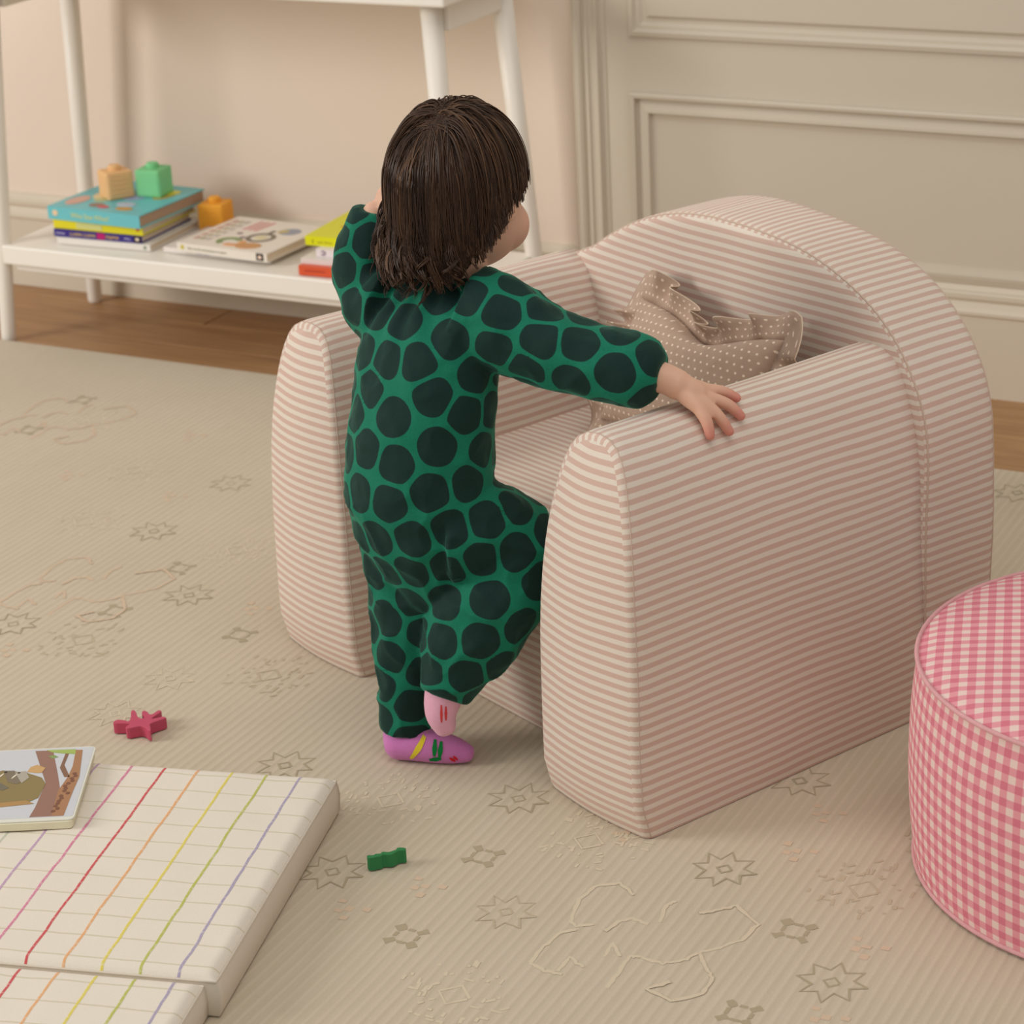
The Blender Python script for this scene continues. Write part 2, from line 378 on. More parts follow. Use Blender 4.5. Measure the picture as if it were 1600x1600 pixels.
text_mesh('spine_lettering', 'PAJAMA', .0085, plain((236, 190, 96)), b2, (.111, -.0003, .0036), SP, .92)
text_mesh('spine_lettering', 'dewdney', .006, plain((214, 206, 236)), b2, (.004, -.0003, .005), SP, .9)
text_mesh('spine_lettering', 'viking', .006, plain((206, 200, 236)), b2, (.149, -.0003, .005), SP, .95)
patch('spine_patch', rect(.1695, .1845, .0012, .0125), plain((36, 22, 26)), b2, 0, .0003).rotation_euler = SP
patch('spine_emblem', ell(.177, .007, .004, .003, 12), plain((240, 220, 196)), b2, 0, .0005).rotation_euler = SP
b3 = book('picture_book', 'yellow book under the turquoise book in the left stack', -2.722, 3.358, 1.5, .191, .172, .0165, ZS + .0262, (232, 220, 44))
patch('spine_patch', rect(.05, .105, .003, .0135), plain((214, 214, 140)), b3, 0, .0003).rotation_euler = SP
patch('spine_corner', rect(.178, .1845, .008, .0162), plain((206, 84, 50)), b3, 0, .0003).rotation_euler = SP
b4 = book('picture_book', 'thick turquoise book on top of the left stack, blocks on it', -2.730, 3.356, -2.0, .205, .195, .0235, ZS + .0432, (112, 196, 204), paint('worn_pages', (176, 148, 124), .8, .15))
text_mesh('spine_lettering', 'Who Saw What?', .0125, plain((222, 220, 140)), b4, (.052, -.0003, .007), SP, 1.0)
patch('spine_emblem', ell(.017, .0125, .006, .0055, 14), plain((236, 206, 170)), b4, 0, .0004).rotation_euler = SP
for (cx, cy, rx, ry, c) in ((.03, .05, .018, .03, (214, 168, 150)), (.055, .10, .02, .03, (224, 208, 160)), (.085, .035, .016, .012, (150, 120, 100)), (.105, .028, .012, .008, (206, 92, 110)), (.15, .03, .018, .010, (206, 158, 90)), (.135, .055, .02, .012, (190, 200, 220)), (.07, .07, .016, .016, (180, 190, 140)), (.165, .13, .018, .03, (190, 170, 90)), (.168, .15, .014, .016, (232, 222, 70)), (.12, .1, .02, .02, (150, 170, 210)), (.04, .15, .02, .018, (214, 220, 224))):
    patch('cover_picture', ell(cx, cy, rx, ry, 12), plain(c, .35), b4, .0235)
def block(label, loc, rz, c, ridges=True):
    s = .0245; M_ = paint('soft_vinyl_%d' % c[0], c, .55, .08, .3, 30)
    b = thing('toy_block', label, 'toy block', loc, math.radians(rz), 'soft stacking blocks on the shelf')
    body = bm_obj('body', box(-s, s, -s, s, 0, 2 * s, .0025, 3), M_, b)
    V, Fc = tube([(0, 0, 2 * s - .001), (0, 0, 2 * s + .007), (0, 0, 2 * s + .0095)], [.0115, .0115, .0095], 18); mesh_obj('stud', V, Fc, M_, b, smooth=False)
    for q in range(4):
        fr = bm_obj('face_rim', box(-s * .86, s * .86, -s - .0008, -s + .001, s * .16, s * 1.84, .0007, 1), M_, body); fr.rotation_euler = (0, 0, q * PI / 2)
        if ridges:
            for k in range(4):
                rr = bm_obj('relief_line', box(-s * .6, s * .6, -s - .0018, -s, s * (.45 + .33 * k), s * (.55 + .33 * k), .0006, 1), M_, body); rr.rotation_euler = (0, 0, q * PI / 2)
    return b
ZB = ZS + .0432 + .0239
block('peach soft block with raised lines on the turquoise book', (-2.643, 3.449, ZB), -33, (240, 194, 138))
block('green soft block standing on the turquoise book', (-2.584, 3.484, ZB), 6, (132, 214, 152), False)
block('orange soft block standing on the shelf behind the white book', (-2.488, 3.529, ZS), 10, (244, 172, 58))
b5 = book('picture_book', 'thin white book under the illustrated white book', -2.492, 3.366, -1.0, .225, .165, .0095, ZS, (236, 228, 222))
text_mesh('spine_lettering', 'hello hello', .007, plain((168, 160, 206)), b5, (.07, -.0003, .0028), SP, 1.0)
b6 = book('picture_book', 'large white book with coloured drawings on its cover', -2.4520, 3.352, -4.0, .195, .180, .0155, ZS + .0097, (236, 228, 216))
patch('spine_emblem', ell(.012, .008, .004, .004, 12), plain((206, 190, 70)), b6, 0, .0003).rotation_euler = SP
text_mesh('spine_lettering', 'first words and pictures to share', .0058, plain((150, 146, 120)), b6, (.024, -.0003, .0055), SP, 1.1)
patch('spine_patch', rect(.173, .188, .002, .0145), plain((44, 30, 26)), b6, 0, .0003).rotation_euler = SP
patch('spine_emblem', ell(.1805, .008, .004, .0035, 12), plain((236, 210, 190)), b6, 0, .0005).rotation_euler = SP
TP = .0155
def cov(poly, c): return patch('cover_picture', poly, plain(c, .35), b6, TP)
cov(arc_band(.125, .078, .027, .027, .008, 0, 2 * PI - .001), (120, 110, 92)); cov(ell(.125, .078, .011, .012, 16), (226, 214, 170)); cov(rect(.120, .126, .105, .122), (110, 100, 88))
cov(arc_band(.085, .04, .024, .022, .011, .6, 4.2), (128, 150, 92)); cov(arc_band(.098, .036, .022, .02, .012, -2.2, 1.0), (228, 164, 108))
cov(ell(.135, .028, .024, .016, 18, rot=.3), (206, 150, 92)); cov(ell(.152, .128, .02, .02, 16), (150, 156, 172)); cov(ell(.14, .125, .01, .012, 12), (196, 180, 120))
for (x, y, r) in ((.072, .088, .006), (.093, .068, .006)): cov(ell(x, y, r, r * .9, 10), (140, 110, 120))
for k in range(3): cov([(.06 + .012 * k, .11), (.066 + .012 * k, .11), (.068 + .013 * k, .165), (.062 + .013 * k, .165)], (220, 150, 150))
for k in range(3):
    for j in range(6): cov(rect(.012 + .013 * k, .020 + .013 * k, .03 + .022 * j, .045 + .022 * j), ((206, 168, 156), (186, 176, 150), (196, 190, 180))[k])
b7 = book('picture_book', 'orange red book at the bottom of the right stack', -2.184, 3.322, 3.0, .19, .165, .0165, ZS, (222, 92, 56))
patch('spine_line', rect(.012, .05, .0078, .0092), plain((170, 60, 40)), b7, 0, .0003).rotation_euler = SP
b8 = book('picture_book', 'white book lying on the orange red book', -2.186, 3.334, 2.0, .19, .165, .009, ZS + .0167, (232, 224, 220))
b9 = book('picture_book', 'white book with a purple square mark under the lime book', -2.166, 3.352, 3.0, .18, .16, .0125, ZS + .0259, (236, 226, 226))
pp = patch('spine_mark', arc_band(.014, .0065, .005, .004, .0017, -2.4, 2.4, 8), plain((112, 70, 110)), b9, 0, .0004); pp.rotation_euler = SP
text_mesh('spine_lettering', 'Wild', .009, plain((150, 140, 150)), b9, (.034, -.0003, .0035), SP)
b10 = book('picture_book', 'lime yellow book on top of the right stack', -2.196, 3.368, 3.0, .185, .17, .016, ZS + .0386, (226, 226, 20))
text_mesh('spine_lettering', '1', .011, plain((90, 90, 30)), b10, (.012, -.0003, .0035), SP)
text_mesh('spine_lettering', 'two three', .007, plain((190, 180, 60)), b10, (.024, -.0003, .0045), SP)
patch('cover_picture', arc_band(.09, .055, .06, .03, .008, .3, 2.8), plain((206, 140, 70), .35), b10, .016)

# ------------------------------------------------------------------ striped kids' armchair
CY = math.radians(-24.749); C0 = Vector((-.9954, 2.0907, 0))
CE = Vector((math.cos(CY), math.sin(CY), 0)); CN = Vector((-math.sin(CY), math.cos(CY), 0))
def fromC(u, v, z): return C0 + CE * u + CN * v + Vector((0, 0, z))
chair = thing('kids_armchair', 'pink and white striped foam armchair with rounded back, child climbing in', 'chair', fromC(-.36, .28, .0008), CY)
def lump(p, a, s=7.0): 
    q = Vector(p) * s; return Vector((noise.noise(q), noise.noise(q + Vector((31, 7, 2))), noise.noise(q + Vector((3, 17, 41))))) * a
def puff(name, rings_uvz, uvs, closed_first=None, mat=M_stripe, parent=chair, amp=.0022):
    pass
HALF = [(0, .0855), (.006, .0862), (.04, .0858), (.08, .085), (.12, .084), (.16, .083), (.20, .0815), (.24, .0795), (.28, .0770), (.31, .0742), (.335, .0708), (.358, .0665), (.378, .0615), (.396, .0560), (.412, .0500), (.426, .0425), (.437, .0325), (.4445, .0185), (.4470, 0)]
def arm(name, uc, v0, v1):
    """arch-profile cushion; side/top uv = (depth, arc length), front uv = (across, height)"""
    left = [(-hw, z) for z, hw in HALF]; prof = left + [(-x, z) for x, z in left[::-1][1:]]   # over the top
    n = len(prof); half = len(HALF)
    arc = [0]
    for k in range(1, half): arc.append(arc[-1] + math.hypot(prof[k][0] - prof[k - 1][0], prof[k][1] - prof[k - 1][1]))
    arc = arc + [arc[half - 1 - k] for k in range(1, half)]
    nrm = []
    for k in range(n):
        a, b = prof[max(k - 1, 0)], prof[min(k + 1, n - 1)]; t = Vector((b[0] - a[0], b[1] - a[1])).normalized(); nrm.append(Vector((t.y, -t.x)))   # inward
    V, UV, Fc, LU = [], [], [], []
    def lean(z): return .026 * (max(z, 0) / .44) ** 4 + .012 * (1 - min(z / .05, 1)) ** 2
    rings = [(0.000, .0085), (.0022, .0038), (.0065, .0010), (.018, 0)] + [(.018 + (v1 - v0 - .018) * k / 14, 0) for k in range(1, 15)]
    for (dv, ins) in rings:
        for k in range(n):
            x, z = prof[k]; q = nrm[k] * ins; zz = max(z + (q.y if z > .02 else 0), 0)
            f = max(0, 1 - dv / .20)
            p = Vector((uc + x + q.x, v0 + dv + lean(z) * f, zz)); 
            if 0 < z: p += lump(p, .003) * min(1, z / .05)
            V.append(p); UV.append((v0 + dv, arc[k]))
    m_ = len(rings)
    for j in range(m_ - 1):
        for k in range(n - 1):
            f = (j * n + k, j * n + k + 1, (j + 1) * n + k + 1, (j + 1) * n + k); Fc.append(f); LU += [UV[i] for i in f]
    # front face: rows across from left rim to right rim
    K = 8; base = len(V); idx = {}
    for r in range(half):
        a, b = V[r], V[n - 1 - r]
        for c in range(K + 1):
            if c == 0: idx[r, c] = r
            elif c == K: idx[r, c] = n - 1 - r
            else:
                s = c / K; p = a.lerp(b, s); bul = .010 * math.sin(PI * s) * (.35 + .65 * math.sin(PI * min(1, .12 + r / half)))
                p = p + Vector((0, -bul, 0)); idx[r, c] = len(V); V.append(p); UV.append((uc + p.x, arc[r]))
    for r in range(half - 1):
        for c in range(K):
            f = (idx[r, c], idx[r + 1, c], idx[r + 1, c + 1], idx[r, c + 1])
            fs = tuple(dict.fromkeys(f))
            if len(fs) < 3: continue
            Fc.append(fs); LU += [(V[i].x, V[i].z + .001) for i in fs]
    # close the floor side and the rear
    f = tuple((m_ - 1) * n + k for k in range(n)); Fc.append(f); LU += [UV[i] for i in f]
    Vl = [(p.x + .36, p.y - .28, p.z) for p in V]
    o = fix_normals(mesh_obj(name, Vl, Fc, M_stripe, chair, uvs=LU))
    rim = [(V[2 * n + k].x + .36, V[2 * n + k].y - .28, V[2 * n + k].z) for k in range(n)]
    tube_obj('seam', rim, .0006, M_seam, o, 5)
    return o
arm('armrest', -.0855, 0, .455); arm('armrest', -.6345, 0, .455)
def back_z(d): return .30 + .247 * max(0, 1 - min(d / .36, 1) ** 2.5) ** .4
def backrest():
    N = 56; left = [(-.36, 0), (-.362, .006)] + [(-.361, .3 * k / 9) for k in range(1, 10)]
    for k in range(1, N // 2 + 1):
        a = PI / 2 * k / (N // 2); x = -.36 * math.cos(a) ** .8; left.append((x, .30 + .247 * math.sin(a) ** .8))
    left[-1] = (0, .547)
    prof = left + [(-x, z) for x, z in left[::-1][1:]]; n = len(prof); half = len(left)
    arc = [0]
    for k in range(1, half): arc.append(arc[-1] + math.hypot(prof[k][0] - prof[k - 1][0], prof[k][1] - prof[k - 1][1]))
    arc = arc + [arc[half - 1 - k] for k in range(1, half)]
    nrm = []
    for k in range(n):
        a, b = prof[max(k - 1, 0)], prof[min(k + 1, n - 1)]; t = Vector((b[0] - a[0], b[1] - a[1])).normalized(); nrm.append(Vector((t.y, -t.x)))
    v0, v1 = .443, .5615
    rings = [(v0, .005), (v0 + .003, .0018), (v0 + .008, .0003), (v0 + .018, 0)] + [(v0 + .018 + (v1 - v0 - .036) * k / 6, 0) for k in range(1, 7)] + [(v1 - .010, .0005), (v1 - .004, .003), (v1, .009)]
    V, UV, Fc, LU = [], [], [], []
    for (v, ins) in rings:
        for k in range(n):
            x, z = prof[k]; q = nrm[k] * ins; zz = max(0, z + (q.y if z > .02 else 0)); bow = .0012 * math.sin(PI * (v - v0) / (v1 - v0))
            p = Vector((-.36 + x + q.x - nrm[k].x * bow, v, zz - (nrm[k].y * bow if z > .02 else 0)))
            if z > 0: p += lump(p, .003) * min(1, z / .05)
            if p.x < -.36 and p.z > .30: p.z = .30 + (p.z - .30) * (1 - .22 * min(1, (-.36 - p.x) / .2325) ** 1.7)
            V.append(p); UV.append((v, arc[k]))
    m_ = len(rings)
    for j in range(m_ - 1):
        for k in range(n - 1):
            f = (j * n + k, j * n + k + 1, (j + 1) * n + k + 1, (j + 1) * n + k); Fc.append(f); LU += [UV[i] for i in f]
    for (ring, sgn) in ((0, -1), (m_ - 1, 1)):
        K = 20; idx = {}; o0 = ring * n
        for r in range(half):
            a, b = V[o0 + r], V[o0 + n - 1 - r]
            for c in range(K + 1):
                if c == 0: idx[r, c] = o0 + r
                elif c == K: idx[r, c] = o0 + n - 1 - r
                else:
                    s = c / K; p = a.lerp(b, s); p = p + Vector((0, sgn * .010 * math.sin(PI * s) ** .6 * math.sin(PI * min(1, .1 + .9 * (1 - r / half))), 0)); idx[r, c] = len(V); V.append(p); UV.append((0, 0))
        for r in range(half - 1):
            for c in range(K):
                f = (idx[r, c], idx[r + 1, c], idx[r + 1, c + 1], idx[r, c + 1]); fs = tuple(dict.fromkeys(f))
                if len(fs) < 3: continue
                Fc.append(fs if sgn < 0 else fs[::-1]); LU += [(V[i].x, V[i].z * 1.0 + .004) for i in (fs if sgn < 0 else fs[::-1])]
    o = fix_normals(mesh_obj('backrest', [(p.x + .36, p.y - .28, p.z) for p in V], Fc, M_stripe, chair, uvs=LU))
    for ring in (1, m_ - 2):
        tube_obj('piping', [(V[ring * n + k].x + .36, V[ring * n + k].y - .28, V[ring * n + k].z - .0002) for k in range(n)], .0011, M_stripe_thread, o, 6)
    return o
backrest()
def seat():
    pf = [(.092, 0), (.088, .006), (.086, .04), (.085, .09), (.085, .14), (.086, .18), (.089, .205), (.096, .226), (.108, .243), (.124, .254), (.145, .259), (.18, .2605), (.24, .2605), (.3, .261), (.36, .262), (.42, .263), (.45, .263)]
    arc = [0]
    for k in range(1, len(pf)): arc.append(arc[-1] + math.hypot(pf[k][0] - pf[k - 1][0], pf[k][1] - pf[k - 1][1]))
    U = [-.560 + .40 * k / 20 for k in range(21)]; V, UV = [], []
    for k, (v, z) in enumerate(pf):
        for i, u in enumerate(U):
            s = i / 20; bul = .008 * math.sin(PI * s) ** .7 if z > .2 else .004 * math.sin(PI * s)
            d = Vector((0, -.3, .9)) if z > .22 else Vector((0, -1, 0)); 
            p = Vector((u, v, z)) + d * (bul if k > 1 else 0); 
            if k > 1: p += lump(p, .002)
            V.append((p.x + .36, p.y - .28, p.z)); UV.append((u, arc[k]))
    Fc = [f[::-1] for f in grid_faces(len(U), len(pf))][:]
    Fc = [f[::-1] for f in Fc]
    return mesh_obj('seat', V, Fc, M_stripe, chair, uvs=uv_from_vert(Fc, UV))
seat()

# ------------------------------------------------------------------ ruffled dotted cushion in the chair
def dot_fabric():
    t = NT('taupe_dotted_cotton'); uv, u, v = t.uv(); o, x, y, z = t.obj(); P_ = .0105
    fy = t.math('DIVIDE', v, P_); row = t.math('FLOOR', fy); odd = t.math('MULTIPLY', t.math('MODULO', t.math('ABSOLUTE', row), 2), .5)
    fx = t.math('SUBTRACT', t.math('FRACT', t.math('ADD', t.math('DIVIDE', u, P_), odd)), .5); fy2 = t.math('SUBTRACT', t.math('FRACT', fy), .5)
    d = t.math('SQRT', t.math('ADD', t.math('POWER', fx, 2), t.math('POWER', fy2, 2)))
    n = t.noise(o, 60, 3); base = t.mix(n, lin((168, 142, 122)), lin((188, 162, 142)))
    t.color(t.mix(t.smooth(d, .17, .12), lin((232, 212, 190)), base)); 
    for l in list(t.b.inputs['Base Color'].links): pass
    t.color(t.mix(t.smooth(d, .12, .18), lin((234, 214, 192)), base)); t.rough(.9, .1); t.fuzz(.15); t.bump(t.noise(o, 45, 3), .35, .002); return t.m
M_dot = dot_fabric()
pc = fromC(-.300, .352, .373)
pil = thing('throw_cushion', 'taupe cushion with white pin dots and a ruffled edge in the armchair', 'cushion', pc, CY)
pil.rotation_euler = Matrix.Rotation(CY, 3, 'Z').__matmul__(Matrix.Rotation(math.radians(-1), 3, 'Y')).__matmul__(Matrix.Rotation(math.radians(62), 3, 'X')).to_euler()
PW, PH, PT = .128, .079, .040
def pil_pt(s, t, side):
    sg = (1 - abs(s) ** 2) ** .5 * (1 - abs(t) ** 2) ** .5
    pin = 1 - .10 * (1 - s * s) * abs(t) ** 3 ; pin2 = 1 - .07 * (1 - t * t) * abs(s) ** 3
    x, y = s * PW * pin2, t * PH * pin
    y -= .026 * max(t, 0) ** 1.5 * math.exp(-((s - .15) / .45) ** 2)              # sagging top edge
    zz = side * PT * sg ** .8 + .006 * math.exp(-((s - .15) / .5) ** 2) * max(t, 0)
    p = Vector((x, y, zz)); return p + lump(p, .004, 14) * sg
def half_pillow(side):
    N = 28; V, UV = [], []
    for j in range(N + 1):
        for i in range(N + 1):
            s, t = -math.cos(PI * i / N), -math.cos(PI * j / N); p = pil_pt(s, t, side); V.append(p); UV.append((p.x * 1.06, p.y * 1.1))
    Fc = grid_faces(N + 1, N + 1)
    if side < 0: Fc = [f[::-1] for f in Fc]
    return mesh_obj('cushion_front' if side > 0 else 'cushion_back', V, Fc, M_dot, pil, uvs=uv_from_vert(Fc, UV))
half_pillow(1); half_pillow(-1)
def ruffle():
    NP = 520; per = []
    for k in range(NP):
        q = 4 * k / NP; e = int(q); f = 2 * (q - e) - 1
        s, t = ((f, -1), (1, f), (-f, 1), (-1, -f))[e]; per.append((s, t))
    B = [pil_pt(s * .995, t * .995, 0) for s, t in per]
    # rounded outward normals
    V, UV = [], []; rows = 6; Lg = 0; edge = []
    for r in range(rows):
        f = r / (rows - 1); Lg = 0
        for k in range(NP):
            a, b = B[(k - 9) % NP], B[(k + 9) % NP]; t = (b - a).normalized(); n = Vector((t.y, -t.x, 0)).normalized()
            if k: Lg += (B[k] - B[k - 1]).length
            ph = 2 * PI * 25 * k / NP + 1.3 * math.sin(2 * PI * 5 * k / NP) + .8 * math.sin(2 * PI * 11 * k / NP + 1)
            top = 1 if per[k][1] > .99 else 0; fold = math.exp(-((per[k][0] - .15) / .6) ** 2) * top
            wv = math.sin(ph) * .0145 * f ** 1.2; wid = .036 * (1 + .12 * math.sin(ph * .5 + 1))
            p = B[k] + n * (wid * f * (1 - .35 * fold * f)) + Vector((0, 0, wv + fold * .020 * f ** 1.5)) + t * (math.cos(ph) * .0025 * f)
            V.append(p); UV.append((Lg * 1.5, f * .038 + .3))
            if r == rows - 1: edge.append(p)
    Fc = grid_faces(NP, rows, True); o = mesh_obj('ruffle', V, Fc, M_dot, pil, uvs=uv_from_vert(Fc, UV))
    sol = o.modifiers.new('cloth', 'SOLIDIFY'); sol.thickness = .0008
    tube_obj('hem_thread', edge, .0009, paint('cream_hem', (222, 200, 176), .9, .05), o, 5, closed=True)
ruffle()

# ------------------------------------------------------------------ gingham pouf
def gingham():
    t = NT('pink_gingham'); uv, u, v = t.uv(); o, x, y, z = t.obj(); P_ = .0170
    a = t.smooth(t.math('ABSOLUTE', t.math('SUBTRACT', t.math('FRACT', t.math('DIVIDE', u, P_)), .5)), .235, .265)
    b = t.smooth(t.math('ABSOLUTE', t.math('SUBTRACT', t.math('FRACT', t.math('DIVIDE', v, P_)), .5)), .235, .265)
    s = t.math('MULTIPLY', t.math('ADD', a, b), .5); n = t.noise(uv, 1000, 2)
    r = t.add('ShaderNodeValToRGB'); e = r.color_ramp.elements; e[0].color = lin((230, 206, 196)); e[1].color = lin((208, 104, 126)); e[0].position = .05; e[1].position = .95
    m_ = r.color_ramp.elements.new(.5); m_.color = lin((224, 146, 156)); t.l.new(s, r.inputs[0])
    t.color(t.mix(t.math('MULTIPLY', n, .25), r.outputs[0], lin((236, 190, 186)))); t.rough(.9, .1); t.fuzz(.1); t.bump(t.math('ADD', t.math('MULTIPLY', n, .4), t.math('MULTIPLY', t.noise(o, 18, 2), 3)), .25, .001); return t.m
M_ging = gingham()
PR, PHt = .247, .236
pouf = thing('gingham_pouf', 'round pink and white gingham pouf beside the striped armchair', 'pouf', (-.4863, 2.2678, .001))
def pouf_parts():
    N = 96; rows = 14; V, UV = [], []
    for j in range(rows):
        f = j / (rows - 1); r = PR - .004 + .008 * math.sin(PI * f) ** .7
        for i in range(N + 1):
            a = 2 * PI * i / N; p = Vector((r * math.cos(a), r * math.sin(a), PHt * f)); p += lump(p, .003, 8) * math.sin(PI * f) if i < N else Vector((V[j * (N + 1)] - p)); V.append(p); UV.append((PR * a, PHt * f))
    Fc = grid_faces(N + 1, rows); side = mesh_obj('side_panel', V, Fc, M_ging, pouf, uvs=uv_from_vert(Fc, UV))
    V, UV = [], []; K = 14; R0 = PR - .004
    for j in range(K):
        r = R0 * (1 - j / (K - .0)); 
        for i in range(N):
            a = 2 * PI * i / N; h_ = .016 * (1 - (r / R0) ** 2) ** .55; p = Vector((r * math.cos(a), r * math.sin(a), PHt + h_)); p += lump(p, .003, 8) * (1 - r / R0); V.append(p)
    V.append(Vector((0, 0, PHt + .016)))
    Fc = grid_faces(N, K, True) + [((K - 1) * N + i, (K - 1) * N + (i + 1) % N, len(V) - 1) for i in range(N)]
    ca, sa = math.cos(-.28), math.sin(-.28)
    mesh_obj('top_panel', V, Fc, M_ging, pouf, uvs=[(V[i].x * ca - V[i].y * sa, V[i].x * sa + V[i].y * ca) for f in Fc for i in f])
    Mp = paint('pouf_piping_cloth', (228, 172, 174), .9, .25, .1, 120)
    for z, r in ((PHt, R0 + .002), (.004, R0 + .002)): tube_obj('piping', [(r * math.cos(2 * PI * k / 96), r * math.sin(2 * PI * k / 96), z) for k in range(96)], .0025, Mp, pouf, 8, closed=True)
pouf_parts()

# ------------------------------------------------------------------ folding play mat
def mat_fabric():
    t = NT('cream_canvas_with_rainbow_stitching'); uv, u, v = t.uv(); o, x, y, z = t.obj()
    w1 = t.math('MULTIPLY', t.math('SUBTRACT', t.noise(o, 22, 3), .5), .004)
    k = t.math('DIVIDE', t.math('ADD', t.math('SUBTRACT', u, .0388 - .02015), w1), .0403)
    ph = t.math('ABSOLUTE', t.math('SUBTRACT', t.math('FRACT', k), .5)); line = t.smooth(ph, .05, .028)
    line = t.math('SUBTRACT', 1, t.smooth(ph, .026, .052))
    idx = t.math('DIVIDE', t.math('MODULO', t.math('FLOOR', k), 8), 8)
    r = t.add('ShaderNodeValToRGB'); r.color_ramp.interpolation = 'CONSTANT'; el = r.color_ramp.elements
    cs = [(170, 160, 184), (186, 190, 96), (222, 206, 96), (228, 172, 120), (206, 84, 88), (214, 132, 160), (190, 158, 186), (196, 196, 180)]
    el[0].color = lin(cs[0]); el[1].position = 1 / 8 - .01; el[1].color = lin(cs[1])
    for i in range(2, 8): e = el.new(i / 8 - .01); e.color = lin(cs[i])
    t.l.new(idx, r.inputs[0])
    kv = t.math('DIVIDE', t.math('ADD', v, w1), .0375); tan = t.math('SUBTRACT', 1, t.smooth(t.math('ABSOLUTE', t.math('SUBTRACT', t.math('FRACT', kv), .5)), .018, .04))
    weave = t.noise(uv, 700, 3); base = t.mix(weave, lin((222, 212, 196)), lin((236, 228, 214)))
    dash = t.smooth(t.noise(uv, 260, 2), .30, .5)
    c = t.mix(t.math('MULTIPLY', tan, .6), base, lin((196, 184, 150))); c = t.mix(t.math('MULTIPLY', line, t.math('ADD', .6, t.math('MULTIPLY', dash, .4))), c, r.outputs[0])
    t.color(c); t.rough(.9, .1); t.fuzz(.1); t.bump(t.math('ADD', t.math('MULTIPLY', weave, .5), t.math('MULTIPLY', t.math('ADD', line, t.noise(o, 30, 2)), 1.5)), .3, .001); return t.m
M_mat = mat_fabric(); M_matside = paint('cream_canvas_border', (222, 212, 196), .85, .05, .15, 60)
EB = Vector((-.9681, -.2506, 0)); ES = Vector((.2506, -.9681, 0)); MO = Vector((-1.3380, 2.0240, 0)); MH = .048
matt = thing('play_mat', 'folding cream play mat with rainbow stitched lines on the rug', 'mat', MO, 0)
def mat_section(u0, u1, v0, v1, h_):
    NU, NV = 60, 36; V, UV = [], []; rr = .010
    def edge(d): return -rr * (1 - min(d / rr, 1)) ** 2
    us = [u0 + (u1 - u0) * (.5 - .5 * math.cos(PI * i / NU)) for i in range(NU + 1)]; vv = [v0 + (v1 - v0) * (.5 - .5 * math.cos(PI * j / NV)) for j in range(NV + 1)]
    for v in vv:
        for u in us:
            d = min(u - u0, u1 - u, v - v0, v1 - v); z = h_ + edge(d) * .8 + .0015 * noise.noise(Vector((u * 18, v * 18, 0))) * min(1, d / .02)
            p = EB * u + ES * v + Vector((0, 0, z)); V.append(p); UV.append((u, v))
    Fc = grid_faces(NU + 1, NV + 1); top = mesh_obj('mat_section', V, Fc, M_mat, matt, uvs=uv_from_vert(Fc, UV))
    ring = []
    n1 = 40
    for (a, b) in (((u0, v0), (u1, v0)), ((u1, v0), (u1, v1)), ((u1, v1), (u0, v1)), ((u0, v1), (u0, v0))):
        for k in range(n1): f = k / n1; ring.append((a[0] + (b[0] - a[0]) * f, a[1] + (b[1] - a[1]) * f))
    V = []; zt = h_ - rr * .8
    cu, cv = (u0 + u1) / 2, (v0 + v1) / 2
    for (z, out) in ((zt + .001, 0), (zt - .003, .0012), (h_ * .5, .0025), (.004, .0012), (.0008, -.001)):
        for (u, v) in ring:
            su = -1 if u == u0 else 1 if u == u1 else 0; sv = -1 if v == v0 else 1 if v == v1 else 0
            p = EB * (u + su * out) + ES * (v + sv * out) + Vector((0, 0, z)); V.append(p)
    n = len(ring); Fc = [f for f in grid_faces(n, 5, True)]
    mesh_obj('side_border', V, Fc, M_matside, top, smooth=True)
    tube_obj('edge_seam', [EB * u + ES * v + Vector((0, 0, zt + .001)) for (u, v) in ring], .0014, M_matside, top, 5, closed=True)
mat_section(0, .80, 0, .408, MH); mat_section(.012, .80, .411, .82, MH - .004)

# picture book lying on the mat
pb = thing('picture_book', 'open-cornered picture book with a tree and animals lying on the play mat', 'book', (-1.5425, 1.8150, MH + .0012), math.radians(28))
pb['label'] = 'picture book with a brown tree and small animals, lying on the play mat'
def rrect(x0, x1, y0, y1, r, n=5):
    out = []
    for (cx, cy, a) in ((x1 - r, y0 + r, -PI / 2), (x1 - r, y1 - r, 0), (x0 + r, y1 - r, PI / 2), (x0 + r, y0 + r, PI)):
        for k in range(n + 1): q = a + PI / 2 * k / n; out.append((cx + r * math.cos(q), cy + r * math.sin(q)))
    return out
bm_obj('pages', prism(rrect(-.258, -.002, -.005, .163, .005), .0, .0095, .0008, 1), paint('cream_board_pages', (232, 226, 196), .6, .05), pb)
bm_obj('cover', prism(rrect(-.262, 0, -.004, .166, .007), .0095, .0112, .0005, 1), plain((226, 226, 214), .35), pb)
def pic(poly, c, lv): return bm_obj('cover_picture', prism(poly, .0108, .0114 + lv * .00012), plain(c, .35), pb)
pic(rrect(-.26, -.0025, .0025, .1635, .003), (206, 210, 216), 0)
pic([(-0.0696, 0.1598), (-0.0489, 0.1588), (-0.034, 0.1), (-0.0272, 0.0709), (-0.016, 0.004), (-0.050, 0.004), (-0.0471, 0.0257), (-0.0447, 0.0811)], (150, 112, 98), 1)
pic([(-0.0227, 0.1575), (-0.0147, 0.1571), (-0.0086, 0.092), (-0.0105, 0.06), (-0.0125, 0.004), (-0.0258, 0.004), (-0.0276, 0.0616), (-0.0218, 0.0927), (-0.0201, 0.1182)], (170, 124, 88), 2)
pic([(-0.0331, 0.1547), (-0.0291, 0.1545), (-0.0302, 0.1219), (-0.0195, 0.0926), (-0.0257, 0.0929), (-0.0343, 0.1156)], (134, 98, 76), 2)
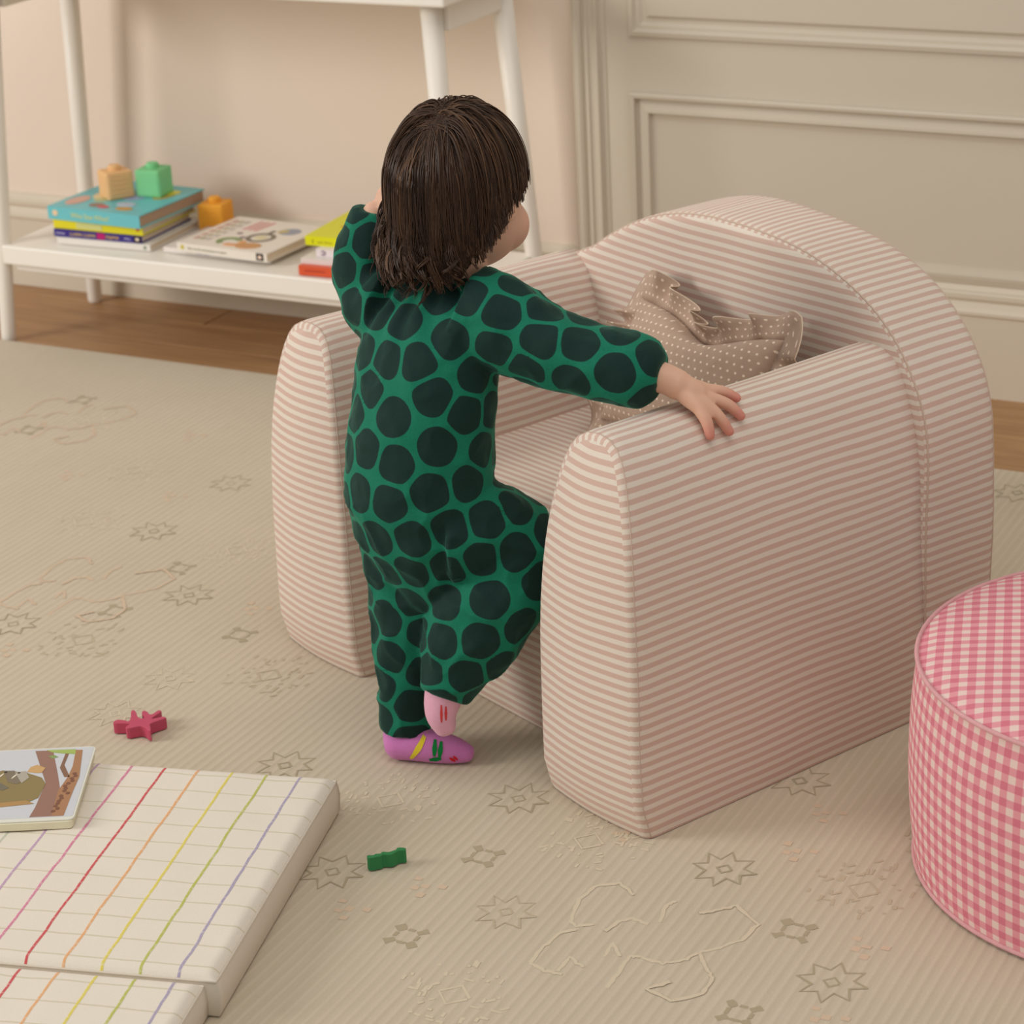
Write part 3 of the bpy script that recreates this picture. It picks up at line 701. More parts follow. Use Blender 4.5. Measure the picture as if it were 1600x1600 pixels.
pic([(-0.0564, 0.1600), (-0.023, 0.1592), (-0.0214, 0.1475), (-0.035, .150), (-0.0486, 0.1538)], (164, 186, 96), 3)
pic([(-.052, .145), (-.045, .147), (-.04, .142), (-.046, .139)], (132, 160, 92), 2)
pic([(-.20, .085), (-.17, .108), (-.14, .104), (-0.1146, 0.1067), (-0.0988, 0.1155), (-0.0714, 0.1078), (-0.0514, 0.0941), (-0.0444, 0.0795), (-0.0472, 0.0471), (-0.0566, 0.0383), (-0.0973, 0.0341), (-.16, .034), (-.2, .045)], (140, 124, 78), 3)
pic([(-.18, .036), (-.1, .038), (-.06, .042), (-.05, .034), (-.1, .028), (-.18, .028)], (176, 138, 84), 4)
pic([(-0.0702, 0.1093), (-0.068, 0.1205), (-0.0612, 0.125), (-0.0508, 0.1164), (-0.0531, 0.1053), (-0.0601, 0.1056)], (206, 166, 110), 4)
pic([(-0.1061, 0.0809), (-0.0975, 0.0868), (-0.0844, 0.0736), (-0.09, 0.0676), (-0.1019, 0.0729)], (112, 108, 92), 5)
pic([(-0.0976, 0.1139), (-0.085, 0.1133), (-0.0734, 0.0856), (-0.0762, 0.0811), (-0.0882, 0.0863)], (124, 114, 96), 5)
pic([(-0.0839, 0.1084), (-0.0721, 0.111), (-0.0654, 0.0948), (-0.0719, 0.0824)], (176, 170, 156), 6)
for (x, y) in ((-.0945, .110), (-.079, .107), (-.103, .103)): pic(ell(x, y, .0018, .0018, 8), (40, 32, 28), 7); pic(ell(x - .004, y - .008, .0012, .006, 8, rot=-.4), (232, 222, 200), 7)
for k in range(16):
    f = k / 15; pic(ell(-.022 + .006 * f + random.uniform(-.004, .004), .015 + .085 * f, .0026, .0030, 7), (124, 80, 62), 4)

# ------------------------------------------------------------------ wooden toys on the rug
def toy(name, label, loc, poly, h_, c):
    o = bm_obj(name, prism(poly, 0, h_, .0006, 1), paint('toy_paint_%d' % c[0], c, .55, .1, .3, 60)); o.location = loc; return tag(o, label, 'toy')
def smooth_poly(P_, it=2):
    for _ in range(it):
        Q = []
        for i in range(len(P_)):
            a, b = P_[i], P_[(i + 1) % len(P_)]; Q += [(a[0] * .78 + b[0] * .22, a[1] * .78 + b[1] * .22), (a[0] * .22 + b[0] * .78, a[1] * .22 + b[1] * .78)]
        P_ = Q
    return P_
PINK = [(-0.0284, -0.0181), (-0.0272, -0.0114), (-0.0185, -0.0086), (-0.0106, -0.0102), (-0.0138, -0.0012), (-0.0245, 0.0138), (-0.0244, 0.0187), (-0.0193, 0.0165), (-0.0052, 0.0022), (0.0002, 0.0031), (0.003, 0.0062), (-0.0092, 0.0144), (-0.0117, 0.021), (-0.0069, 0.0222), (0.0021, 0.0155), (0.0051, 0.0174), (0.0051, 0.0305), (0.0119, 0.0284), (0.0105, 0.0106), (0.0119, 0.0057), (0.0212, 0.0177), (0.0279, 0.0156), (0.0189, -0.0003), (0.0178, -0.0062), (0.0245, -0.0143), (0.0295, -0.0203), (0.0255, -0.0206), (0.0165, -0.0148), (0.0106, -0.0145), (0.0062, -0.0183), (-0.0006, -0.0265), (-0.006, -0.0239), (-0.0056, -0.0136), (-0.0121, -0.0155), (-0.0244, -0.0212)]
toy('wooden_toy', 'dark pink splash-shaped wooden toy lying on the rug above the mat', (-1.6681, 2.1074, .0012), smooth_poly(PINK, 1), .0145, (196, 78, 106))
G = [(-1.2438, 1.928), (-1.2381, 1.9314), (-1.2368, 1.934), (-1.2331, 1.937), (-1.2323, 1.9414), (-1.2276, 1.9428), (-1.2235, 1.945), (-1.222, 1.9502), (-1.221, 1.9552), (-1.2142, 1.9585)]
nd = Vector((-.62, .78)) * .006
GR = [(x + 1.228 + .003, y - 1.944 - .002) for x, y in G]
gb = [(x + nd.x + (.001 if i % 2 else -.001), y + nd.y) for i, (x, y) in enumerate(GR)]
toy('wooden_toy', 'small green wavy wooden toy on the rug right of the mat', (-1.228, 1.944, .0012), smooth_poly(GR + gb[::-1], 1), .0165, (48, 128, 74))

# ------------------------------------------------------------------ the child
RIGHT = Vector((.8794, .4761, 0)); FWD = Vector((-.4761, .8794, 0)); UP = Vector((0, 0, 1))
PB = Vector((-1.318, 2.180, 0))
person = thing('person', 'toddler in a green romper with dark dots, climbing into the striped armchair', 'person', PB)
def dirv(r, f): return (RIGHT * r + FWD * f).normalized()
BF = dirv(.70, .71); BR = dirv(.71, -.70)
TORSO = [((-1.2857, 2.2662, 0.5716), (0.04, 0.038)), ((-1.2887, 2.2589, 0.5646), (0.056, 0.044)), ((-1.2948, 2.2533, 0.5493), (0.076, 0.052)), ((-1.3011, 2.2408, 0.5212), (0.086, 0.062)), ((-1.3035, 2.2281, 0.4799), (0.088, 0.071)), ((-1.3051, 2.2159, 0.4307), (0.088, 0.076)), ((-1.3092, 2.208, 0.3793), (0.088, 0.08)), ((-1.3096, 2.2021, 0.3388), (0.089, 0.081)), ((-1.3086, 2.2027, 0.2995), (0.086, 0.078)), ((-1.3040, 2.2050, 0.2637), (0.080, 0.070)), ((-1.2990, 2.2050, 0.2300), (0.068, 0.060)), ((-1.2950, 2.2040, 0.2000), (0.045, 0.042))]
LEGL = [((-1.3263, 2.2158, 0.272), .064), ((-1.3331, 2.2121, 0.2323), .058), ((-1.3290, 2.2080, 0.186), .054), ((-1.3310, 2.1985, 0.1403), .047), ((-1.3340, 2.1901, 0.0938), .039), ((-1.3364, 2.183, 0.0552), .0325), ((-1.3371, 2.1793, 0.031), .031)]
LEGR = [((-1.2715, 2.1943, 0.2886), .068), ((-1.2428, 2.2098, 0.2884), .062), ((-1.2146, 2.2251, 0.2787), .053), ((-1.2050, 2.2250, 0.2566), .052), ((-1.2210, 2.2060, 0.2150), .060), ((-1.2400, 2.1880, 0.1760), .058), ((-1.2540, 2.1725, 0.1420), .047), ((-1.2620, 2.1590, 0.1150), .035), ((-1.2650, 2.152, 0.102), .029)]
ARMR = [((-1.2517, 2.2391, 0.5342), .056), ((-1.2087, 2.2397, 0.5238), .054), ((-1.1611, 2.237, 0.5077), .045), ((-1.1158, 2.2388, 0.4976), .0425), ((-1.0761, 2.2432, 0.4904), .042), ((-1.049, 2.2499, 0.4855), .039), ((-1.0343, 2.2522, 0.4835), .030), ((-1.0286, 2.253, 0.4825), .023)]
ARML = [((-1.3480, 2.248, 0.5250), .052), ((-1.3780, 2.2590, 0.5300), .046), ((-1.3950, 2.2620, 0.5520), .039), ((-1.4000, 2.2650, 0.5760), .035), ((-1.3975, 2.2720, 0.5980), .032), ((-1.3930, 2.2790, 0.6170), .029), ((-1.3900, 2.2820, 0.6280), .023)]
HC = Vector((-1.2832, 2.2846, .6664)); HF = dirv(.50, .87); HR = dirv(.87, -.50)

def spline(P_, sub):
    """Catmull-Rom through tuples of numbers"""
    A = np.array(P_, float); n = len(A); out = []
    for i in range(n - 1):
        p0, p1, p2, p3 = A[max(i - 1, 0)], A[i], A[i + 1], A[min(i + 2, n - 1)]
        for k in range(sub):
            t = k / sub; out.append(.5 * (2 * p1 + (p2 - p0) * t + (2 * p0 - 5 * p1 + 4 * p2 - p3) * t * t + (3 * p1 - p0 - 3 * p2 + p3) * t ** 3))
    out.append(A[-1]); return out
class Blob:
    """collects closed shells, fuses them into one smooth skin by voxel remesh"""
    def __init__(s): s.V, s.F = [], []
    def add(s, V, Fc): b = len(s.V); s.V += [Vector(v) - PB for v in V]; s.F += [tuple(i + b for i in f) for f in Fc]
    def limb(s, pts, sub=4, sides=20, scale=1.0, off=0, round_end=True):
        R_ = spline([tuple(p) + (r,) for p, r in pts], sub); P_ = [Vector(q[:3]) for q in R_]; rr = [max(q[3] * scale + off, .003) for q in R_]
        if round_end:
            for end in (0, -1):
                d = (P_[end] - P_[1 if end == 0 else -2]).normalized(); r = rr[end]
                ex = [(P_[end] + d * r * .35, r * .88), (P_[end] + d * r * .62, r * .62), (P_[end] + d * r * .75, r * .2)]
                if end == 0: P_ = [e[0] for e in ex[::-1]] + P_; rr = [e[1] for e in ex[::-1]] + rr
                else: P_ += [e[0] for e in ex]; rr += [e[1] for e in ex]
        s.add(*tube(P_, rr, sides))
    def rings(s, data, ax, ay, sub=4, sides=32, scale=1.0):
        R_ = spline([tuple(p) + tuple(q) for p, q in data], sub); V, Fc = [], []
        for q in R_:
            for k in range(sides): a = 2 * PI * k / sides; V.append(Vector(q[:3]) + ax * (q[3] * scale * math.cos(a)) + ay * (q[4] * scale * math.sin(a)))
        n = len(R_); Fc = [f for f in grid_faces(sides, n, True)] + [tuple(range(sides))[::-1], tuple((n - 1) * sides + k for k in range(sides))]
        s.add(V, Fc)
    def ball(s, c, rx, ry=None, rz=None, ax=None, ay=None, az=None, n=20):
        ry = ry or rx; rz = rz or rx; ax = ax or HR; ay = ay or HF; az = az or UP; V, Fc = [], []
        for j in range(1, n):
            t = PI * j / n
            for k in range(2 * n): a = PI * k / n; V.append(Vector(c) + ax * (rx * math.sin(t) * math.cos(a)) + ay * (ry * math.sin(t) * math.sin(a)) + az * (rz * math.cos(t)))
        m_ = 2 * n; Fc = grid_faces(m_, n - 1, True); V += [Vector(c) + az * rz, Vector(c) - az * rz]; t, b = len(V) - 2, len(V) - 1
        Fc += [(t, (k + 1) % m_, k) for k in range(m_)] + [(b, (n - 2) * m_ + k, (n - 2) * m_ + (k + 1) % m_) for k in range(m_)]; s.add(V, Fc)
    def build(s, name, mat, voxel, smooth_it, parent, fac=.5):
        o = mesh_obj(name + '_raw', s.V, s.F, mat)
        r = o.modifiers.new('r', 'REMESH'); r.mode = 'VOXEL'; r.voxel_size = voxel
        if smooth_it: q = o.modifiers.new('s', 'SMOOTH'); q.iterations = smooth_it; q.factor = fac
        bpy.context.view_layer.update()
        me = bpy.data.meshes.new_from_object(o.evaluated_get(bpy.context.evaluated_depsgraph_get())); bpy.data.objects.remove(o)
        me.name = name; me.polygons.foreach_set('use_smooth', [True] * len(me.polygons)); me.materials.clear(); me.materials.append(mat)
        p = bpy.data.objects.new(name, me); col.objects.link(p); p.parent = parent; return p

def skin_mat():
    t = NT('child_skin'); o, x, y, z = t.obj(); n = t.noise(o, 30, 3)
    a = t.add('ShaderNodeAttribute'); a.attribute_name = 'blush'
    c = t.mix(n, lin((218, 172, 146)), lin((226, 182, 156))); c = t.mix(a.outputs['Fac'], c, lin((206, 118, 110)))
    t.color(c); t.rough(.5, .35); t.b.inputs['Subsurface Weight'].default_value = .12; t.b.inputs['Subsurface Radius'].default_value = (.6, .25, .15); t.b.inputs['Subsurface Scale'].default_value = .01
    t.bump(t.noise(o, 220, 2), .05, .0005); return t.m
M_skin = skin_mat()
def hp(x, y, z): return HC + HR * x + HF * y + UP * z
TIPS = []
def make_body():
    B = Blob()
    B.ball(hp(0, -.006, .006), .067, .080, .083); B.ball(hp(0, .022, -.044), .060, .056, .056)
    for sx in (-1, 1):
        B.ball(hp(sx * .031, .038, -.053), .031, .031, .031); B.ball(hp(sx * .068, -.006, -.014), .006, .014, .021)
    B.ball(hp(0, .050, -.088), .024, .020, .017); B.ball(hp(0, .079, -.030), .009, .010, .009); B.ball(hp(0, .074, -.018), .006, .008, .016)
    B.ball(hp(0, .075, -.056), .015, .006, .004); B.ball(hp(0, .072, -.064), .013, .006, .005)
    B.limb([((-1.2800, 2.2800, .6106), .034), ((-1.2831, 2.2676, .5744), .034), ((-1.2882, 2.2569, .545), .040)])
    B.rings(TORSO, BR, BF, scale=.84)
    for Lm in (LEGL, LEGR): B.limb(Lm, scale=.72)
    B.limb(ARMR[:6], scale=.55); B.limb(ARML, scale=.62)
    # right forearm and hand over the near armrest
    B.limb([((-1.085, 2.243, .4915), .022), ((-1.052, 2.2483, .4871), .0195), ((-1.0238, 2.2528, .4800), .0168), ((-1.010, 2.2545, .4740), .0168)])
    palm = [((-1.012, 2.2545, .4745), .0150), ((-1.000, 2.2590, .4675), .0150), ((-.9915, 2.2625, .4630), .0130)]
    B.limb(palm)
    for (a, b) in (((-1.006, 2.262, .471), (-.9900, 2.2825, .4615)), ((-1.006, 2.259, .470), (-.9815, 2.2690, .4580)), ((-1.006, 2.2555, .469), (-.9805, 2.2560, .4560)), ((-1.006, 2.2515, .469), (-.9835, 2.2460, .4550))):
        B.limb([(a, .0105), (Vector(a).lerp(Vector(b), .5), .0098), (b, .0080)])
    for F_ in ([(-.990, 2.2825, .4615), (-.9752, 2.2947, .4570), (-.9613, 2.3010, .4490)], [(-.9815, 2.269, .458), (-.9640, 2.2800, .4490), (-.9508, 2.2865, .4345)], [(-.9805, 2.256, .456), (-.9655, 2.2580, .4430), (-.9545, 2.2622, .4245)], [(-.9835, 2.246, .455), (-.9725, 2.2418, .4420), (-.9668, 2.2380, .4265)]):
        B.limb([(F_[0], .0078), (F_[1], .0068), (F_[2], .0054)], sub=5, sides=14); TIPS.append(Vector(F_[2]))
    B.limb([((-1.012, 2.264, .472), .0095), ((-1.0120, 2.2820, .4650), .0085), ((-1.0150, 2.2990, .4560), .0066)], sides=14); TIPS.append(Vector((-1.015, 2.299, .456)))
    # left hand by the hair
    lh = Vector((-1.3820, 2.2900, .6290)); B.limb([((-1.390, 2.2810, .618), .0165), (lh, .0155), (lh + Vector((.004, .006, .014)), .016)])
    for k in range(4):
        d = Vector((.010 + .006 * k, .004, .014 - .002 * k)); s0 = lh + Vector((.002 + .005 * k, .008 - .007 * k, .016))
        B.limb([(s0, .0070), (s0 + d, .0064), (s0 + d * 1.3 + Vector((.010, .004, .002)), .0054)], sub=3, sides=12)
    B.limb([(lh + Vector((.004, -.008, .004)), .0085), (lh + Vector((.014, -.016, .012)), .0072), (lh + Vector((.022, -.018, .018)), .006)], sub=3, sides=12)
    o = B.build('body', M_skin, .0022, 3, person)
    me = o.data; n = len(me.vertices); co = np.empty(n * 3); me.vertices.foreach_get('co', co); co = co.reshape(-1, 3) + np.array(PB)
    bl = np.zeros(n)
    for t in TIPS: bl = np.maximum(bl, .75 * np.exp(-(np.linalg.norm(co - np.array(t), axis=1) / .016) ** 2))
    for sx in (-1, 1): bl = np.maximum(bl, .35 * np.exp(-(np.linalg.norm(co - np.array(hp(sx * .045, .058, -.052)), axis=1) / .022) ** 2))
    bl = np.maximum(bl, .8 * np.exp(-(((co - np.array(hp(0, .078, -.060))) @ np.array(HR)) / .014) ** 2 - (((co - np.array(hp(0, .078, -.060))) @ np.array(UP)) / .006) ** 2 - (((co - np.array(hp(0, .078, -.060))) @ np.array(HF)) / .02) ** 2))
    at = me.attributes.new('blush', 'FLOAT', 'POINT'); at.data.foreach_set('value', bl)
    return o
body = make_body()
for sx in (-1, 1):                                                  # eyes, under the fringe
    b = Blob(); c = hp(sx * .028, .0655, -.008); b.ball(c, .0105, .0105, .0105, n=12); e = mesh_obj('eye', b.V, b.F, plain((232, 228, 222), .2, .5), person)
    b = Blob(); b.ball(c + HF * .0062, .0058, .0050, .0058, n=10); mesh_obj('iris', b.V, b.F, plain((52, 34, 24), .15, .6), e)

def romper_mat():
    t = NT('green_romper_with_dark_dots'); o, x, y, z = t.obj()
    a = t.add('ShaderNodeAttribute'); a.attribute_name = 'dot_distance'
    n = t.noise(o, 50, 3); d = t.math('ADD', a.outputs['Fac'], t.math('MULTIPLY', t.math('SUBTRACT', n, .5), .001))
    f = t.smooth(d, -.0006, .0006); fine = t.noise(o, 500, 2)
    g = t.mix(fine, lin((10, 104, 80)), lin((18, 122, 94))); k = t.mix(fine, lin((12, 40, 37)), lin((20, 48, 44)))
    t.color(t.mix(f, k, g)); t.rough(.75, .2); t.b.inputs['Sheen Weight'].default_value = .35; t.b.inputs['Sheen Tint'].default_value = lin((120, 210, 180)); t.b.inputs['Sheen Roughness'].default_value = .4
    t.bump(t.math('ADD', t.math('MULTIPLY', fine, .3), t.math('MULTIPLY', t.noise(o, 28, 3), 3)), .35, .0015); return t.m
def make_romper():
    B = Blob(); B.rings(TORSO, BR, BF)
    B.limb(LEGL, round_end=False); B.limb(LEGR, round_end=False); B.limb(ARMR, round_end=False); B.limb(ARML, round_end=False)
    o = B.build('romper', romper_mat(), .0034, 7, person, .5)
    me = o.data; n = len(me.vertices); co = np.empty(n * 3); me.vertices.foreach_get('co', co); co = co.reshape(-1, 3); no = np.empty(n * 3); me.vertices.foreach_get('normal', no); no = no.reshape(-1, 3)
    W_ = co + np.array(PB)
    # dots: even packing by relaxation on the cloth
    sp = .0465; K = int(len(me.polygons) * .0034 ** 2 / (sp * sp * .866) * 1.0)
    sd = co[rng.choice(n, K, replace=False)]
    # farthest-point start
    idx = [int(rng.integers(n))]; dm = np.linalg.norm(co - co[idx[0]], axis=1)
    while dm.max() > .0352: j = int(dm.argmax()); idx.append(j); dm = np.minimum(dm, np.linalg.norm(co - co[j], axis=1))
    sd = co[idx].copy()
    for it in range(14):
        near = np.empty(n, int); 
        for a in range(0, n, 8000): near[a:a + 8000] = ((co[a:a + 8000, None, :] - sd[None]) ** 2).sum(2).argmin(1)
        for k in range(len(sd)):
            q = co[near == k]
            if len(q): c = q.mean(0); sd[k] = q[((q - c) ** 2).sum(1).argmin()]
    dist = np.empty(n)
    for a in range(0, n, 8000):
        two = np.sqrt(np.partition(((co[a:a + 8000, None, :] - sd[None]) ** 2).sum(2), 1, axis=1)[:, :2]); A_, B_ = two[:, 0] - .0232, (.0042 - (two[:, 1] - two[:, 0])) * .6; dist[a:a + 8000] = .0016 * np.log(np.exp(A_ / .0016) + np.exp(B_ / .0016))
    at = me.attributes.new('dot_distance', 'FLOAT', 'POINT'); at.data.foreach_set('value', dist)
    # folds
    disp = np.zeros(n)
    hz = np.array(TORSO[0][0])
    for i in range(n):
        p = W_[i]; d = 0.0
        gather = math.exp(-((p[2] - .54) / .035) ** 2)
        ang = math.atan2((Vector(p) - Vector(hz)).dot(BR), (Vector(p) - Vector(hz)).dot(BF))
        d += gather * .0022 * math.sin(ang * 16 + 3 * noise.noise(Vector(p) * 15))
        q = Vector((p[0] * 12, p[1] * 12, p[2] * 30)); d += .0030 * noise.noise(q) * (1 if p[2] < .33 else .45)
        d += .0018 * noise.noise(Vector(p) * 45)
        q2 = Vector((p[0] + p[2] * .8, p[1], p[2] - p[0] * .6)) * 22; rdg = 1 - abs(noise.noise(q2)); d += .0035 * (rdg ** 4 - .35) * (1.0 if p[2] < .34 else .55)
        disp[i] = d
    co += no * disp[:, None]; me.vertices.foreach_set('co', co.ravel()); me.update(); return o
romper = make_romper()

def sock(name, label, pts, cols, flat):
    t = NT('sock_knit_%d' % cols[0][0]); o_, x, y, z = t.obj(); n = t.noise(o_, 400, 2); t.color(t.mix(n, lin(cols[0]), lin(cols[1]))); t.rough(.9, .1); t.fuzz(.2); t.bump(n, .2, .001)
    B = Blob()
    for L_ in pts: B.limb(L_, sides=18)
    o = B.build(name, t.m, .0022, 5, person)
    if flat:
        for v in o.data.vertices: v.co.z = max(v.co.z, .0016)
    o['label'] = label; return o
sk1 = sock('sock', 'mauve pink sock with yellow and green motifs, foot flat on the rug', [[((-1.3371, 2.1793, .060), .022), ((-1.3390, 2.1760, .034), .0225), ((-1.3400, 2.1690, .022), .021)], [((-1.3420, 2.1660, .0195), .0200), ((-1.3200, 2.1710, .0205), .0205), ((-1.2950, 2.1770, .0185), .0195), ((-1.2730, 2.1830, .0150), .0160), ((-1.2600, 2.1860, .0125), .0115)]], ((196, 112, 176), (206, 126, 186)), True)
sk2 = sock('sock', 'pale pink sock on the lifted foot', [[((-1.2610, 2.1590, .122), .024), ((-1.2660, 2.1510, .102), .0225), ((-1.2672, 2.1450, .082), .0185), ((-1.2630, 2.1448, .066), .0135)]], ((222, 160, 184), (230, 174, 194)), False)
from mathutils.bvhtree import BVHTree
def decal(o, polys, center, c):
    """thin knitted motif that hugs the sock"""
    me = o.data; bvh = BVHTree.FromPolygons([v.co[:] for v in me.vertices], [p.vertices[:] for p in me.polygons])
    V, Fc = [], []
    for (a, b, w_) in polys:                                      # stroke a -> b in (along right, up) metres round center
        b0 = len(V); n = 8; a, b = Vector(a), Vector(b); t = (b - a).normalized(); s = Vector((-t.y, t.x)) * w_ * .5
        for k in range(n + 1):
            for sg in (-1, 0, 1):
                q = a.lerp(b, k / n) + s * sg * (1 - .5 * abs(2 * k / n - 1)); p = Vector(center) - PB + RIGHT * q.x + UP * q.y - FWD * .08
                h_ = bvh.ray_cast(p, FWD); loc = h_[0] + h_[1] * .0006 if h_[0] else bvh.find_nearest(p + FWD * .08)[0]
                V.append(loc)
        Fc += [(b0 + f[0], b0 + f[1], b0 + f[2], b0 + f[3]) for f in grid_faces(3, n + 1)]
    return mesh_obj('sock_motif', V, Fc, plain(c, .9, .1), o)
c1 = Vector((-1.3080, 2.1740, .020))
decal(sk1, [((-.010, -.010), (.010, .020), .007)], c1 + RIGHT * -.008, (226, 204, 60))
decal(sk1, [((.006, .014), (.004, -.004), .006), ((.013, .012), (.010, -.006), .006), ((-.002, -.010), (.012, -.007), .007)], c1 + RIGHT * .006, (24, 128, 62))
decal(sk1, [((.028, -.006), (.034, -.012), .004), ((.032, -.004), (.037, -.010), .003)], c1, (210, 40, 40))
decal(sk2, [((.000, .012), (-.001, -.010), .003), ((.005, .010), (.004, -.008), .003)], Vector((-1.2660, 2.1460, .090)), (214, 70, 70))

# ---- hair
def hair_mat():
    t = NT('dark_brown_hair'); a = t.add('ShaderNodeAttribute'); a.attribute_name = 'tone'
    r = t.add('ShaderNodeValToRGB'); e = r.color_ramp.elements; e[0].color = lin((50, 35, 27)); e[1].color = lin((122, 88, 60)); m_ = e.new(.55); m_.color = lin((78, 56, 41)); t.l.new(a.outputs['Fac'], r.inputs[0])
    t.color(r.outputs[0]); t.rough(.48, .3); return t.m
M_hair = hair_mat()
SR = (.0700, .0840, .0870); SC = hp(0, -.006, .006)
def loc_h(p): d = p - SC; return Vector((d.dot(HR), d.dot(HF), d.dot(UP)))
def wor_h(q): return SC + HR * q.x + HF * q.y + UP * q.z
CROWN = Vector((.06, -.50, .86)).normalized()
def strand(root, length_z, seed, lift, curl, flare=0.0):
    """walks from the root away from the crown, falls, slides on the scalp"""
    rd = random.Random(seed); q = Vector((root.x * SR[0], root.y * SR[1], root.z * SR[2])) * 1.0; P_ = [q.copy()]
    nrm = root.normalized(); d = (nrm - CROWN * nrm.dot(CROWN)); d = d.normalized() if d.length > .02 else Vector((rd.uniform(-1, 1), rd.uniform(-1, 1), 0)).normalized()
    d = (d - nrm * d.dot(nrm) * .9).normalized(); step = .0055; k = 0; ph = rd.uniform(0, 6.28); fr = rd.uniform(.38, .6)
    while q.z > length_z and k < 60:
        rel = Vector((q.x / SR[0], q.y / SR[1], q.z / SR[2])); l = rel.length
        g = Vector((0, 0, -1)); gw = .34 + .3 * max(0, d.y); d = (d * (1.08 - gw) + g * gw).normalized()
        q = q + d * step
        rel = Vector((q.x / SR[0], q.y / SR[1], q.z / SR[2])); l = rel.length; mn = 1 + lift * min(1, k / 5) / .08
        zlow = q.z < -.02
        if l < mn and not (zlow and q.z < -.055):
            n_ = Vector((rel.x / SR[0], rel.y / SR[1], rel.z / SR[2])).normalized(); q = q + rel.normalized() * ((mn - l) * .078); d = (d - n_ * d.dot(n_) * .8).normalized()
        if q.z > -.020 and l > mn * 1.03: q = q - rel.normalized() * ((l - mn * 1.03) * .05)
        k += 1
        pt = q.copy()
        if q.z < -.030 and curl > .002:
            dn = max(0, -.030 - q.z); am = curl * min(1, dn / .060); s = q.normalized(); tz = Vector((-q.y, q.x, 0)).normalized(); pt = q + tz * (am * math.sin(ph + k * fr)) + Vector((q.x, q.y, 0)).normalized() * (am * .8 * math.cos(ph + k * fr) + flare * dn * dn)
        P_.append(pt)
    return P_
def end_height(ar, af):
    """lowest point of a lock, from the horizontal direction (right, front) it falls in"""
    if af > .70: return -.008
    if ar > 0:                                                   # the side towards the armrest shows the cheek
        return np.interp(af, [-1, -.75, -.45, -.1, .2, .45, .7], [-.098, -.090, -.080, -.062, -.040, -.018, -.010])
    return np.interp(af, [-1, -.75, -.3, .2, .5, .7], [-.100, -.112, -.116, -.098, -.050, -.010])
def strand_tubes(P_, R_):
    """P_ (n,3), R_ (n,) -> three-sided tube"""
    n = len(P_); T = np.gradient(P_, axis=0); T /= np.linalg.norm(T, axis=1)[:, None] + 1e-9
    ref = np.array([.31, .12, .94]); S = np.cross(T, ref); S /= np.linalg.norm(S, axis=1)[:, None] + 1e-9; U_ = np.cross(S, T)
    V = np.stack([P_ + (S * math.cos(a) + U_ * math.sin(a)) * R_[:, None] for a in (0, 2.0944, 4.1888)], 1).reshape(-1, 3)
    i = np.arange(n - 1)[:, None] * 3; k = np.arange(3)[None]; k2 = (k + 1) % 3
    return V, np.stack([i + k, i + k2, i + 3 + k2, i + 3 + k], 2).reshape(-1, 4)
